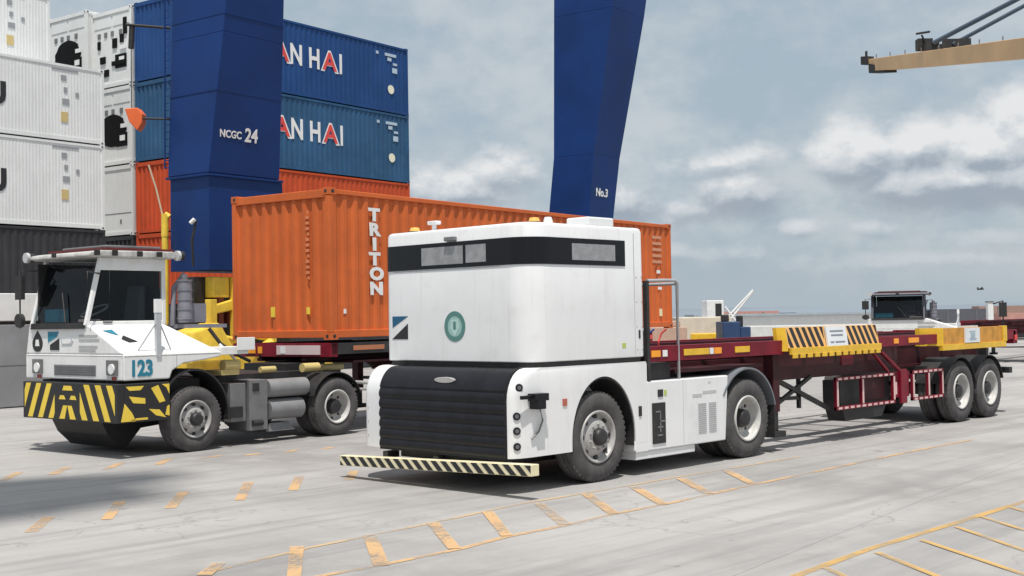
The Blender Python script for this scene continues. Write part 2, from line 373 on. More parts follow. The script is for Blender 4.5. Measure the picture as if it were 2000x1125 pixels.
for a, b in (((1612, 1110), (1660, 1132)), ((1713, 1080), (1850, 1135)), ((1800, 1056), (2020, 1130)), ((1867, 1030), (2060, 1097)), ((1916, 1010), (2100, 1068)), ((1975, 992), (2100, 1030))):
    pxline(g1, [a, b], .06, .0085)
struct(g1.build('road_marking_near'))
g1 = MB().m(MK)
for px in ((95, 1010, 60, 1040), (235, 980, 208, 1015), (360, 960, 332, 993), (486, 942, 468, 978), (585, 931, 572, 958), (692, 920, 680, 938),
           (38, 922, 3, 940), (132, 913, 102, 927), (240, 903, 205, 918), (330, 896, 308, 908), (430, 890, 385, 897), (508, 886, 478, 890), (580, 879, 560, 883), (650, 874, 630, 877)):
    a, b = ground_at(px[0], px[1]), ground_at(px[2], px[3]); quad(g1, (a.x, a.y), (b.x, b.y), .12)
struct(g1.build('road_marking_dashes'))

# ------------------------------------------------------------------ wheels
def wheel(parent, x, y0, z, Rr=.53, w=.28, kind='front', side=-1, rimmat=None, name='wheel'):
    """y0: outer face; side -1 looks to -y, +1 to +y. kind front: convex hub; rear: deep dish"""
    rimmat = rimmat or RIM; s = -side          # +1: tyre body lies towards +y of the outer face
    rr = Rr*.56
    base = wheel.cache.get((Rr, w, kind, side, rimmat.name))
    if base is None:
        t = MB().m(TYRE)
        t.lathe_y([(s*.035, rr), (s*.012, rr+.03), (0, rr+(Rr-rr)*.45), (s*.006, rr+(Rr-rr)*.72), (s*.03, Rr-.02), (s*.05, Rr-.004), (s*.055, Rr), (s*.085, Rr), (s*.09, Rr-.012), (s*.10, Rr-.012), (s*.105, Rr+.001), (s*.135, Rr+.001), (s*.14, Rr-.012),
                   (s*.15, Rr-.012), (s*.155, Rr), (s*(w-.05), Rr), (s*(w-.02), Rr-.03), (s*w, rr+.08), (s*(w-.03), rr)], n=48)
        for i in range(48):
            a = 2*math.pi*i/48
            c = Vector((math.cos(a), 0, math.sin(a))); tg = Vector((-math.sin(a), 0, math.cos(a)))
            p = c*(Rr-.006); q0 = p+Vector((0, s*.03, 0)); 
            t.hexa([q0-tg*.018+c*-.02, q0+tg*.018+c*-.02, q0+tg*.018+Vector((0, s*.05, 0))-c*.01, q0-tg*.018+Vector((0, s*.05, 0))-c*.01],
                   [q0-tg*.018+c*.004, q0+tg*.018+c*.004, q0+tg*.018+Vector((0, s*.05, 0))+c*.007, q0-tg*.018+Vector((0, s*.05, 0))+c*.007])
        r = MB().m(rimmat)
        if kind == 'front':
            r.lathe_y([(s*.05, rr), (s*.004, rr+.012), (s*-.004, rr-.004), (s*.012, rr-.022), (s*.07, rr-.035), (s*.085, rr*.80), (s*.03, rr*.66), (s*.015, rr*.60), (s*.012, .09), (s*.012, .001)], n=40)
            h = MB().m(HUBD)
            h.lathe_y([(s*.012, .105), (s*-.03, .10), (s*-.06, .085), (s*-.065, .05), (s*-.065, .001)], n=24)
            for i in range(8):
                a = 2*math.pi*i/8; h.disc_y((math.cos(a)*rr*.80, s*.045, math.sin(a)*rr*.80), .026, s*.03, 10)
            h.m(rimmat)
            for i in range(10):
                a = 2*math.pi*(i+.5)/10; h.disc_y((math.cos(a)*rr*.50, s*-.014, math.sin(a)*rr*.50), .016, s*.03, 6)
        else:
            r.lathe_y([(s*.05, rr), (s*.004, rr+.012), (s*-.004, rr-.004), (s*.012, rr-.022), (s*.06, rr-.03), (s*.15, rr*.84), (s*.165, rr*.6), (s*.165, .001)], n=40)
            h = MB().m(HUBD)
            h.lathe_y([(s*.165, .13), (s*.12, .125), (s*.05, .115), (s*.03, .09), (s*.03, .001)], n=24)
            for i in range(8):
                a = 2*math.pi*i/8; h.disc_y((math.cos(a)*rr*.72, s*.152, math.sin(a)*rr*.72), .024, s*.03, 10)
            h.m(rimmat)
            for i in range(10):
                a = 2*math.pi*(i+.5)/10; h.disc_y((math.cos(a)*rr*.55, s*.14, math.sin(a)*rr*.55), .015, s*.03, 6)
        base = (h.build(name), t.build('tyre'), r.build('rim'))
        wheel.cache[(Rr, w, kind, side, rimmat.name)] = base
        hub, ty, ri = base
    else:
        hub, ty, ri = [o.copy() for o in base]
        for o in (hub, ty, ri): S.collection.objects.link(o)
    hub.parent = parent; hub.location = (x, y0, z)
    ty.parent = hub; ri.parent = hub; ty.location = ri.location = (0, 0, 0)
    return hub
wheel.cache = {}
def poly_decal(g, pts, mapf, th=.003):
    """flat decal from 2D polygon; mapf(a,b,t) -> 3D"""
    n = len(pts)
    vs = [mapf(a, b, th) for a, b in pts]+[mapf(a, b, -.004) for a, b in pts]
    g.add(vs, [tuple(range(n))]+[(i, (i+1) % n, n+(i+1) % n, n+i) for i in range(n)])
def stripes(g, a0, a1, b0, b1, period, duty, lean, mapf, mats, th=.003, phase=0.0):
    """slanted stripes over a rectangle; clipped exactly. lean = shift of a from bottom to top"""
    def clip(poly, k, lim, keep_less):
        out = []
        for i in range(len(poly)):
            p, q = poly[i], poly[(i+1) % len(poly)]
            ip = (p[k] <= lim) if keep_less else (p[k] >= lim); iq = (q[k] <= lim) if keep_less else (q[k] >= lim)
            if ip: out.append(p)
            if ip != iq:
                t = (lim-p[k])/(q[k]-p[k]); out.append(tuple(p[j]+t*(q[j]-p[j]) for j in (0, 1)))
        return out
    a = a0-abs(lean)-period+phase
    g.m(mats)
    while a < a1+abs(lean)+period:
        P4 = [(a, b0), (a+period*duty, b0), (a+period*duty+lean, b1), (a+lean, b1)]
        P4 = clip(P4, 0, a1, True); P4 = clip(P4, 0, a0, False) if P4 else P4
        if len(P4) >= 3: poly_decal(g, P4, mapf, th)
        a += period

# ------------------------------------------------------------------ autonomous white tractor
O = (9.5, 9.3, 0)
av = thing('terminal_tractor', 'driverless white terminal tractor with slim dark glass band and ribbed black nose', 'tractor', O)
def arc_pts(cx, cy_, r, a0, a1, n): return [(cx+r*math.cos(R(a0+(a1-a0)*i/n)), cy_+r*math.sin(R(a0+(a1-a0)*i/n))) for i in range(n+1)]
U0, U1, V0, V1 = 9.82, 11.86, 9.30, 11.78
def cab_outline(off=0.0, rf=.33, rb=.07, rg=.12):
    o = off
    p = arc_pts(U0+rf, V0+rf, rf+o, 180, 270, 12)+arc_pts(U1-rb, V0+rb, rb+o, 270, 360, 4)+arc_pts(U1-rb, V1-rb, rb+o, 0, 90, 4)+arc_pts(U0+rg, V1-rg, rg+o, 90, 180, 12)
    return p
def loft(g, levels, smooth=True, cap=True):
    n = len(levels[0]); vs = [p for L in levels for p in L]; fs = []
    for k in range(len(levels)-1):
        for i in range(n): fs.append((k*n+i, k*n+(i+1) % n, (k+1)*n+(i+1) % n, (k+1)*n+i))
    g.add(vs, fs, smooth)
    if cap:
        g.add(levels[0], [tuple(range(n))[::-1]]); g.add(levels[-1], [tuple(range(n))])
    return g
def shade_auto(o, ang=35):
    for p in o.data.polygons: p.use_smooth = True
    bm = bmesh.new(); bm.from_mesh(o.data); bmesh.ops.remove_doubles(bm, verts=bm.verts, dist=1e-4)
    for e in bm.edges:
        if len(e.link_faces) == 2 and e.calc_face_angle(0) > R(ang): e.smooth = False
    bm.to_mesh(o.data); bm.free()
g = MB(O).m(WHITE)
loft(g, [[(x, y, z) for x, y in cab_outline(o)] for z, o in ((1.435, -.012), (1.445, 0), (2.0, 0), (2.95, -.006), (2.985, -.02), (3.0, -.05), (3.012, -.16))])
o = g.build('cab_body', av); shade_auto(o)
g = MB(O).m(BLACKR); loft(g, [[(x, y, z) for x, y in cab_outline(-.035)] for z in (1.36, 1.44)]); g.build('cab_gap_seal', av)
# dark glass band round front corners
bo = [p for p in cab_outline(.006)]
def band(zlo, zhi, start, end, off):
    o1 = cab_outline(off); o0 = cab_outline(-.02)
    seq = []
    # walk: near side rear point -> front -> far side
    rear_near = [(start, V0-off)]; rear_near0 = [(start, V0+.02)]
    near = o1[:13][::-1]; near0 = o0[:13][::-1]
    farp = o1[-13:][::-1]; farp0 = o0[-13:][::-1]
    a = rear_near+near+farp+[(end, V1+off)]; b = rear_near0+near0+farp0+[(end, V1-.02)]
    return a, b
def band_mesh(name, zlo, zhi, start, end, off, mtl, parent):
    a, b = band(zlo, zhi, start, end, off); n = len(a); g = MB(O).m(mtl)
    vs = [(x, y, zlo) for x, y in a]+[(x, y, zhi) for x, y in a]+[(x, y, zlo) for x, y in b]+[(x, y, zhi) for x, y in b]
    fs = []
    for i in range(n-1):
        fs += [(i, i+1, n+i+1, n+i), (2*n+i, 3*n+i, 3*n+i+1, 2*n+i+1), (n+i, n+i+1, 3*n+i+1, 3*n+i), (i, 2*n+i, 2*n+i+1, i+1)]
    fs += [(0, n, 3*n, 2*n), (n-1, 2*n-1+n*2, 2*n-1, 3*n-1)][:1]
    g.add(vs, fs, True); o = g.build(name, parent); shade_auto(o); return o
wb = band_mesh('window_band', 2.53, 2.835, 11.49, 11.3, .006, BAND, av)
# LED panels set in the band
def led_mat():
    M = bpy.data.materials.new('led_matrix_panel'); M.use_nodes = True; T = M.node_tree; b = T.nodes['Principled BSDF']
    t = T.nodes.new('ShaderNodeTexCoord'); mp = T.nodes.new('ShaderNodeMapping'); mp.inputs['Scale'].default_value = (60, 60, 60); T.links.new(t.outputs['Object'], mp.inputs[0])
    v = T.nodes.new('ShaderNodeTexVoronoi'); v.inputs['Scale'].default_value = .9; v.inputs['Randomness'].default_value = .3; T.links.new(mp.outputs[0], v.inputs['Vector'])
    c = mixc(smooth(v.outputs['Distance'], .2, .55, T), (.33, .33, .34), (.25, .25, .26), T)
    n = noise(t.outputs['Object'], 9, 3, .6, T); c = mixc(mth('MULTIPLY', smooth(n, .40, .65, T), .4, T=T), c, (.42, .42, .43), T)
    T.links.new(c, b.inputs['Base Color']); b.inputs['Roughness'].default_value = .3; return M
LED = led_mat()
g = MB(O).m(LED); g.box(U0-.010, U0-.004, 10.35, 11.07, 2.575, 2.785); g.box(U0-.010, U0-.004, 9.97, 10.30, 2.58, 2.785); g.build('led_panel', av)
g = MB(O).m(LED); g.box(10.53, 11.30, V0-.010, V0-.004, 2.585, 2.775); g.build('led_panel', av)
# lower body: lofted hull with curved nose, wheel arches cut out
LU0 = 9.53
def hull(z):
    t = max(0.0, min(1.0, (z-1.02)/(1.375-1.02))); sh = .27*(1-math.sqrt(max(0, 1-t*t)))
    x0 = LU0+sh; c = .27*(1-.3*t)
    near = [(x0, V0+.14), (x0+.01, V0+.10), (x0+.05, V0+.055), (x0+.12, V0+.02), (x0+c, V0)]
    far = [(x, V0+11.89-y) for x, y in near][::-1]; far = [(x, min(11.885, y+.03)) for x, y in far]
    return [(x, y, z) for x, y in near+[(11.86, V0), (11.86, 11.88)]+far]
g = MB(O).m(WHITE); loft(g, [hull(z) for z in (.40, .42, .7, 1.02, 1.10, 1.18, 1.25, 1.30, 1.34, 1.365, 1.375)])
low = g.build('lower_body', av)
c1 = MB(O).m(WHITE); e = [(11.06+.575*math.cos(R(a)), .50+.73*math.sin(R(a))) for a in range(0, 181, 6)]
c1.prism([(11.06+.575, 0)]+e+[(11.06-.575, 0)], 'y', V0-.2, V0+.5)
c2 = MB(O).m(WHITE); c2.prism([(11.06+.575, 0)]+e+[(11.06-.575, 0)], 'y', V1-.5, V1+.4)
a, b = c1.build('cutter'), c2.build('cutter'); a.location = b.location = O
low.parent = None; low.location = O; bpy.context.view_layer.update(); cut(low, [a, b]); low.parent = av; low.location = (0, 0, 0); shade_auto(low, 30)
def arch(name, cx, cz, a_, b_, y0, y1, a0, a1, th, mtl, off=O, parent=av, lip=False):
    g = MB(off).m(mtl); n = 28; I, Q = [], []
    for i in range(n+1):
        t = R(a0+(a1-a0)*i/n); I.append((cx+a_*math.cos(t), cz+b_*math.sin(t))); Q.append((cx+(a_+th)*math.cos(t), cz+(b_+th)*math.sin(t)))
    for i in range(n):
        g.hexa([(I[i][0], y0, I[i][1]), (I[i+1][0], y0, I[i+1][1]), (I[i+1][0], y1, I[i+1][1]), (I[i][0], y1, I[i][1])],
               [(Q[i][0], y0, Q[i][1]), (Q[i+1][0], y0, Q[i+1][1]), (Q[i+1][0], y1, Q[i+1][1]), (Q[i][0], y1, Q[i][1])])
    return g.build(name, parent)
arch('wheel_arch_liner', 11.06, .50, .550, .705, V0+.012, V0+.49, -10, 190, .018, BLACKR)
arch('wheel_arch_liner', 11.06, .50, .550, .705, V1-.49, V1-.012, -10, 190, .018, BLACKR)
g = MB(O).m(BLACKR); g.box(9.62, 11.75, V0+.5, V1-.5, .30, .42); g.box(11.0, 11.12, V0+.25, V1-.25, .45, .6); g.box(11.5, 15.0, 9.98, 10.12, .62, .95); g.box(11.5, 15.0, 10.96, 11.10, .62, .95)
g.box(13.95, 14.15, V0+.3, V1-.3, .42, .64); g.box(10.2, 12.0, V0+.62, V1-.62, .24, .34)
g.build('chassis', av, .008)
# ribbed black nose
prof = []
zt = 1.385; n = 60; z0, z1 = .385, 1.375
def nose_x(z):
    t = max(0.0, min(1.0, (z-1.02)/(1.375-1.02))); return LU0+.27*(1-math.sqrt(max(0, 1-t*t)))
zs = [z0+(z1-z0)*i/90 for i in range(91)]
ribs = [.40, .52, .64, .76, .88, 1.0, 1.13]
for z in zs:
    d = .022
    for i in range(len(ribs)-1):
        if ribs[i] <= z < ribs[i+1]:
            t = (z-ribs[i])/(ribs[i+1]-ribs[i]); d = .008+.030*math.sin(math.pi*t)**.6*(1-.4*t)
    if z >= 1.13: d = .03
    prof.append((nose_x(z)-d, z))
g = MB(O).m(BLACK); Yn0, Yn1 = V0+.105, V1-.25
k = len(prof)
vs = [(x, Yn0, z) for x, z in prof]+[(x, Yn1, z) for x, z in prof]+[(9.85, Yn0, z) for x, z in prof]+[(9.85, Yn1, z) for x, z in prof]
fs = [(i, k+i, k+i+1, i+1) for i in range(k-1)]
g.add(vs, fs, True); g.add(vs, [(i, i+1, 2*k+i+1, 2*k+i) for i in range(k-1)]+[(k+i, 3*k+i, 3*k+i+1, k+i+1) for i in range(k-1)]+[(k-1, 2*k-1, 4*k-1, 3*k-1)])
gr = g.build('ribbed_grille', av)
g = MB(O).m(RIM)
c = (nose_x(1.235)-.034, 10.40, 1.235); pts = [(c[1]+.17*math.cos(t*math.pi/12), c[2]+.033*math.sin(t*math.pi/12)) for t in range(24)]
g.prism(pts, 'x', c[0]-.02, c[0]+.06); g.build('nose_emblem', gr, .004)
# head lamps, near and far column of four
for side in (0, 1):
    for z in (1.17, .86, .70, .53):
        g = MB(O).m(BLACK)
        x = nose_x(z)+.085+(.02 if z > 1 else 0); y = V0+.032
        nrm = Vector((-.45, -.89, 0)) if side == 0 else Vector((-.80, .60, 0))
        if side: y = 11.80; x = nose_x(z)+.03+(.02 if z > 1 else 0); 
        p = Vector((x, y, z)); g.tube([p-nrm*.03, p+nrm*.010], .043, 16)
        g.m(plain('lens_grey', (.12, .12, .13), .15)); g.tube([p+nrm*.008, p+nrm*.014], .024, 12)
        g.build('headlight', av)
# near-side black sensor bracket with cable, red reflector, stickers
g = MB(O).m(BLACK); g.box(9.60, 10.0, V0-.075, V0-.035, 1.045, 1.085); g.box(9.76, 9.98, V0-.12, V0+.0, 1.02, 1.10); g.box(9.79, 9.92, V0-.13, V0+.0, .93, 1.04)
g.m(GREY); g.tube([(9.93, V0-.02, .94), (9.96, V0-.035, .80), (9.90, V0-.03, .68), (9.80, V0-.015, .60)], .012, 8); g.build('lidar_sensor', av, .008)
g = MB(O).m(plain('faded_red', (.42, .12, .08))); g.box(10.33, 10.40, V0-.010, V0+.0, .93, 1.01); g.build('side_reflector', av)
g = MB(O).m(LGREEN); g.box(11.41, 11.48, V0-.004, V0+.002, 1.555, 1.61); g.build('sticker', av)
g = MB(O).m(LBLK); g.box(11.73, 11.76, V0-.006, V0+.002, 1.66, 1.76); g.m(BLACKR); g.box(11.70, 11.75, V0-.012, V0+.002, .72, .84); g.build('panel_latch', av)
# front logo (blue over black, split by a white diagonal) and round badge
mf = lambda a, b, t: (U0-t, a, b)
g = MB(O).m(BLUEP); poly_decal(g, [(11.63, 1.975), (11.34, 1.975), (11.63, 1.835)], mf, .004)
g.m(LBLK); poly_decal(g, [(11.64, 1.695), (11.345, 1.695), (11.345, 1.885)], mf, .004); 
g.build('company_logo', av)
g = MB(O); c = (10.51, 1.845)
def ring(g, c, r0, r1, mtl, mapf, th, n=36, k=1.0):
    g.m(mtl)
    for i in range(n):
        a, b = 2*math.pi*i/n, 2*math.pi*(i+1)/n
        poly_decal(g, [(c[0]+r0*math.cos(a), c[1]+r0*math.sin(a)*k), (c[0]+r1*math.cos(a), c[1]+r1*math.sin(a)*k), (c[0]+r1*math.cos(b), c[1]+r1*math.sin(b)*k), (c[0]+r0*math.cos(b), c[1]+r0*math.sin(b)*k)], mapf, th)
ring(g, c, .12, .178, DTEAL, mf, .004, k=1.0); ring(g, c, .0, .12, plain('teal_disc', (.30, .48, .45)), mf, .003)
g.m(LTEAL); poly_decal(g, [(c[0]+.06, c[1]+.08), (c[0]-.06, c[1]+.08), (c[0]-.075, c[1]-.02), (c[0], c[1]-.125), (c[0]+.075, c[1]-.02)], mf, .006)
g.m(DTEAL); poly_decal(g, [(c[0]+.022, c[1]+.055), (c[0]-.022, c[1]+.055), (c[0]-.022, c[1]-.035), (c[0]+.022, c[1]-.035)], mf, .008)
g.build('round_badge', av)
SEAM = plain('seam_line_grey', (.30, .30, .30))  # thin grey strips for panel joints; bolts share it
g = MB(O).m(SEAM); g.box(11.66, 11.664, V0-.0015, V0+.002, 1.46, 2.93); g.build('panel_seam', av)
g = MB(O).m(SEAM); g.box(12.60, 12.604, V0-.0015, V0+.002, .30, 1.12); g.build('panel_seam', av)
g = MB(O).m(SEAM); g.box(U0-.0015, U0+.002, 9.75, 11.60, 2.515, 2.519); g.build('panel_seam', av)
for bx_ in (11.70, 11.80):
    for bz_ in (1.52, 1.80, 2.10, 2.40):
        g = MB(O).m(SEAM); g.disc_y((bx_, V0-.002, bz_), .008, .004, 8); g.build('bolt', av)
# roof kit
def beacon(x, y, parent, z=3.0):
    g = MB(O).m(BLACK); g.tube([(x, y, z), (x, y, z+.02)], .07, 16); o = g.build('beacon', parent)
    g = MB(O).m(AMBER); g.m(plain('beacon_lens_amber', (.85, .48, .12), .3)); g.tube([(x, y, z+.02), (x, y, z+.05), (x, y, z+.065)], .065, 16, r_end=.05); g.build('beacon_lens', o)
beacon(10.02, 11.42, av); beacon(10.15, 9.52, av)
g = MB(O).m(WHITE); g.box(10.0, 10.05, 11.05, 11.09, 3.0, 3.09); g.box(9.98, 10.07, 10.99, 11.15, 3.08, 3.125); g.build('antenna', av, .01)
g = MB(O).m(WHITE); g.tube([(10.36, 9.5, 3.0), (10.36, 9.5, 3.05), (10.36, 9.5, 3.08)], .06, 14, r_end=.04); g.build('antenna', av)
g = MB(O).m(WHITE); g.box(10.95, 11.42, 9.40, 9.75, 3.0, 3.11); g.build('roof_box', av, .02)
g = MB(O).m(GREY); g.box(U0-.05, U0+.01, 10.46, 10.63, 2.845, 2.895); g.build('camera_housing', av, .008)
# rear side locker
g = MB(O).m(WHITE); g.prism([(11.88, .285), (13.52, .285), (13.60, 1.13), (11.88, 1.13)], 'y', V0, V0+.55); g.box(11.62, 11.86, V0+.002, V0+.55, .30, .42)
lk = g.build('side_locker', av, .015)
g = MB(O).m(WHITE); g.prism([(11.64, .285), (11.878, .285), (11.878, 1.13), (11.878, 1.36), (11.64, .42)], 'y', V0+.001, V0+.35); g.build('locker_front_skirt', av, .006)
g = MB(O).m(WHITE); g.box(11.66, 12.86, V0+.02, V0+.5, .19, .283); g.build('step_sill', av, .01)
g = MB(O).m(BLACKR); g.box(11.96, 12.22, V0-.012, V0+.001, .36, .86)
g.m(GREY)
for zz, xx in ((.74, 12.02), (.62, 12.10), (.55, 12.06), (.45, 12.05)): g.box(xx, xx+.10, V0-.018, V0-.01, zz, zz+.02)
g.box(12.10, 12.12, V0-.018, V0-.01, .5, .74); g.build('control_panel', av, .003)
g = MB(O).m(LBLK); g.box(12.08, 12.18, V0-.01, V0+.001, .93, 1.02); g.m(LGREEN); g.box(12.21, 12.26, V0-.004, V0+.001, .94, 1.01); g.build('switch', av)
for x0, x1, zt in ((12.92, 13.09, .79), (13.15, 13.31, .81)):
    g = MB(O).m(plain('vent_grey', (.42, .42, .42)))
    z = .42
    while z < zt: g.box(x0, x1, V0-.006, V0+.001, z, z+.014); z += .026
    g.build('vent', av)
g = MB(O).m(plain('pale_print', (.50, .50, .50))); g.box(12.80, 13.0, V0-.004, V0+.001, .885, .925); g.box(13.02, 13.32, V0-.004, V0+.001, .92, .955); g.box(13.15, 13.19, V0-.004, V0+.001, 1.05, 1.07); g.build('lettering_strip', av)
g = MB(O).m(WHITE); g.box(11.88, 13.6, V1-.55, V1, .3, 1.12); g.build('side_locker', av, .015)
g = MB(O).m(BLACKR); g.box(11.9, 14.9, V0+.56, V1-.56, .95, 1.05); g.tube([(13.9, 10.54, 1.05), (13.9, 10.54, 1.19)], .42, 24); g.build('fifth_wheel', av, .01)
g = MB(O).m(BLACKR); g.box(11.9, 12.5, V0+.12, V1-.3, 1.05, 1.34); g.tube([(12.9, 9.7, 1.15), (12.9, 10.6, 1.15)], .11, 14); g.build('air_tank', av, .01)
# rear hoop rail
g = MB(O).m(BLACKR); g.box(11.90, 11.95, V0+.0, V0+.06, 1.13, 2.36); g.build('rear_mast', av)
g = MB(O).m(mat('galvanised_rail', (.42, .42, .43), .5, .2)); g.tube([(11.95, V0+.03, 2.36), (12.3, V0+.03, 2.37), (12.52, V0+.03, 2.37), (12.56, V0+.03, 2.33), (12.56, V0+.03, 1.13)], .022, 10); g.tube([(12.56, V0+.03, 2.33), (12.56, V0+1.2, 2.33)], .02, 8); g.build('guard_rail', av)
arch('rear_fender', 14.06, .53, .655, .66, V0-.01, V0+.66, 12, 150, .025, mat('grey_mudguard', (.17, .18, .20), .45))
arch('rear_fender', 14.06, .53, .655, .66, V1-.66, V1, 12, 150, .025, bpy.data.materials['grey_mudguard'])
g = MB(O).m(BLACKR); g.box(14.70, 14.72, V0, V0+.6, .22, .70); g.build('mud_flap', av)
wheel(av, 10.98-9.5, .02, .53, .53, .30, 'front', -1); wheel(av, 10.98-9.5, V1-V0-.02, .53, .53, .30, 'front', 1)
for s_, y0 in ((-1, .0), (1, V1-V0)):
    wheel(av, 14.06-9.5, y0, .53, .53, .28, 'rear', s_, RIMW); wheel(av, 14.06-9.5, y0+(.32 if s_ < 0 else -.32), .53, .53, .28, 'rear', s_, RIMW)
# striped bumper beam, a touch out of level as in the photo
g = MB(O).m(mat('bumper_cream', (.80, .72, .48), .5, var=.1, dirt=.2, scale=6)); BZ = .27; sl = -.035
def bz(y): return BZ+sl*(y-10.5)
ya, yb = 8.92, 12.18; bx = 9.40
g.hexa([(bx, ya, bz(ya)-.065), (bx+.12, ya, bz(ya)-.065), (bx+.12, yb, bz(yb)-.065), (bx, yb, bz(yb)-.065)], [(bx, ya, bz(ya)+.058), (bx+.12, ya, bz(ya)+.058), (bx+.12, yb, bz(yb)+.058), (bx, yb, bz(yb)+.058)])
bp_ = g.build('bumper', av, .006)
g = MB(O); mb_ = lambda a, b, t: (bx-t, a, b+bz(a))
stripes(g, ya+.01, yb-.01, -.060, .052, .165, .55, .125, mb_, LBLK, .003); g.build('hazard_stripe', bp_)
g = MB(O).m(BLACKR)
for yy in (9.5, 10.5, 11.4): g.box(bx+.11, 9.7, yy, yy+.08, .28, .36)
g.build('bumper_bracket', av)

# ------------------------------------------------------------------ skeletal trailers
def make_trailer(full, label, loc, rz):
    T0 = thing('skeletal_trailer', label, 'trailer', loc, rz, 'skeletal trailers on the quay')
    OF = (11.95, 9.3, 0)
    W_ = 2.44; a0 = 9.3
    g = MB(OF).m(MAROON if full else BLACKR)
    # side rails, channel shaped, with a step behind the gooseneck
    for ys in (9.32, 11.66):
        g.box(11.97, 15.0, ys, ys+.08, 1.36, 1.555); g.box(15.0, 23.05, ys, ys+.08, 1.38, 1.54)
    side = g.build('side_rail', T0, .006)
    g = MB(OF).m(DMAROON)
    for yc in (9.95, 11.05):
        g.box(11.97, 15.0, yc-.01, yc+.11, 1.24, 1.30); g.box(11.97, 23.0, yc-.01, yc+.11, 1.47, 1.53)
        g.box(15.0, 23.0, yc+.04, yc+.06, 1.02, 1.47); g.box(11.97, 15.0, yc+.04, yc+.06, 1.3, 1.47); g.box(15.0, 23.0, yc-.02, yc+.12, .97, 1.02)
        g.hexa([(14.6, yc, 1.24), (15.05, yc, .97), (15.05, yc+.1, .97), (14.6, yc+.1, 1.24)], [(14.6, yc, 1.3), (15.05, yc, 1.3), (15.05, yc+.1, 1.3), (14.6, yc+.1, 1.3)])
    beams = g.build('main_beam', T0, .004)
    g = MB(OF).m(DMAROON); x = 12.05
    while x < 23.1: g.box(x, x+.09, 9.40, 11.66, 1.37, 1.46); x += .92
    g.box(12.6, 14.6, 9.42, 11.64, 1.20, 1.24); g.build('crossmember', T0)
    # near-side drooping skirt plate (maroon web) between legs and guard
    g = MB(OF).m(DMAROON); g.prism([(14.95, 1.36), (14.95, 1.08), (15.2, .98), (18.4, .98), (18.7, 1.10), (18.7, 1.36)], 'y', 9.50, 9.53); g.m(MAROON); g.box(16.9, 17.25, 9.485, 9.50, 1.13, 1.27); g.build('skirt_plate', T0)
    # reflectors
    for (p, q, mt) in ((11.99, 12.17, AMBER), (12.22, 12.31, LWH), (12.66, 13.20, YEL), (13.22, 13.30, LWH), (13.32, 13.48, AMBER), (13.80, 14.14, YEL), (18.25, 18.40, AMBER), (18.75, 19.1, AMBER)) if full else ((12.5, 13.3, plain('dull_orange_strip', (.45, .17, .08))),):
        gg = MB(OF).m(mt); gg.box(p, q, 9.308, 9.322, 1.42, 1.50); gg.build('reflector', T0, .003)
    # landing gear
    for ys in (9.42, 11.42):
        gg = MB(OF).m(DMAROON); gg.box(14.88, 15.04, ys, ys+.16, .55, 1.36); gg.m(BLACKR); gg.box(14.90, 15.02, ys+.02, ys+.14, .28, .60); gg.box(14.82, 15.12, ys-.04, ys+.2, .20, .28); gg.build('landing_leg', T0, .006)
    gg = MB(OF).m(BLACKR); gg.bar((15.0, 9.5, .62), (16.0, 9.5, 1.0), .05); gg.bar((15.05, 9.5, 1.0), (16.5, 9.5, .50), .06); gg.bar((14.98, 9.5, .80), (14.98, 11.5, .80), .06); gg.bar((15.0, 9.55, .72), (15.75, 9.55, .70), .05)
    gg.bar((15.75, 9.55, .55), (15.75, 9.55, 1.0), .05); gg.build('brace', T0)
    # hanging side guard with pale tape
    def guard(x0, x1, mids, nm):
        gg = MB(OF).m(MAROON); z0, z1 = .47, .96; y = 9.36
        gg.box(x0, x1, y, y+.05, z1-.05, z1); gg.box(x0, x1, y, y+.05, z0, z0+.05)
        for xm in [x0, x1-.07]+mids: gg.box(xm, xm+.07, y+.002, y+.048, z0, z1)
        o = gg.build(nm, T0, .003)
        tp = MB(OF).m(PINK)
        x = x0+.05
        while x < x1-.12: tp.box(x, x+.11, y-.004, y, z1-.042, z1-.010); tp.box(x, x+.11, y-.004, y, z0+.010, z0+.042); x += .18
        for xm in [x0, x1-.07]+mids: tp.box(xm+.012, xm+.058, y-.004, y+.001, z0+.06, z1-.06)
        tp.build('reflective_tape', o)
    guard(16.50, 18.35, [17.27], 'side_guard'); guard(18.95, 20.08, [19.5], 'side_guard')
    gg = MB(OF).m(MAROON); gg.box(18.40, 18.90, 9.40, 9.44, .55, .96); gg.box(18.55, 18.75, 9.36, 9.40, .45, 1.0); gg.bar((17.9, 9.36, 1.3), (18.5, 9.36, .98), .05); gg.bar((17.6, 9.38, 1.34), (18.15, 9.38, .98), .04); gg.m(PINK); gg.box(18.42, 18.47, 9.392, 9.40, .6, .8); gg.build('hanger_bracket', T0, .004)
    gg = MB(OF).m(BLACKR); gg.prism([(16.85, .58), (17.0, .27), (18.15, .27), (18.42, .58), (18.42, .9), (16.85, .9)], 'y', 9.50, 9.80); gg.m(DMAROON); gg.box(17.5, 18.2, 9.47, 9.5, .55, .9); gg.build('storage_box', T0, .01)
    gg = MB(OF).m(BLACKR); gg.box(20.2, 22.9, 9.75, 11.35, .75, .98); gg.box(20.63, 20.77, 9.5, 11.6, .46, .6); gg.box(21.81, 21.95, 9.5, 11.6, .46, .6)
    for yc in (9.98, 11.08): gg.bar((20.0, yc, .86), (20.7, yc, .66), .09, .05); gg.bar((20.7, yc, .66), (21.3, yc, .80), .09, .05); gg.bar((21.3, yc, .8), (21.9, yc, .66), .09, .05); gg.bar((21.9, yc, .66), (22.5, yc, .86), .09, .05)
    gg.build('suspension', T0, .005)
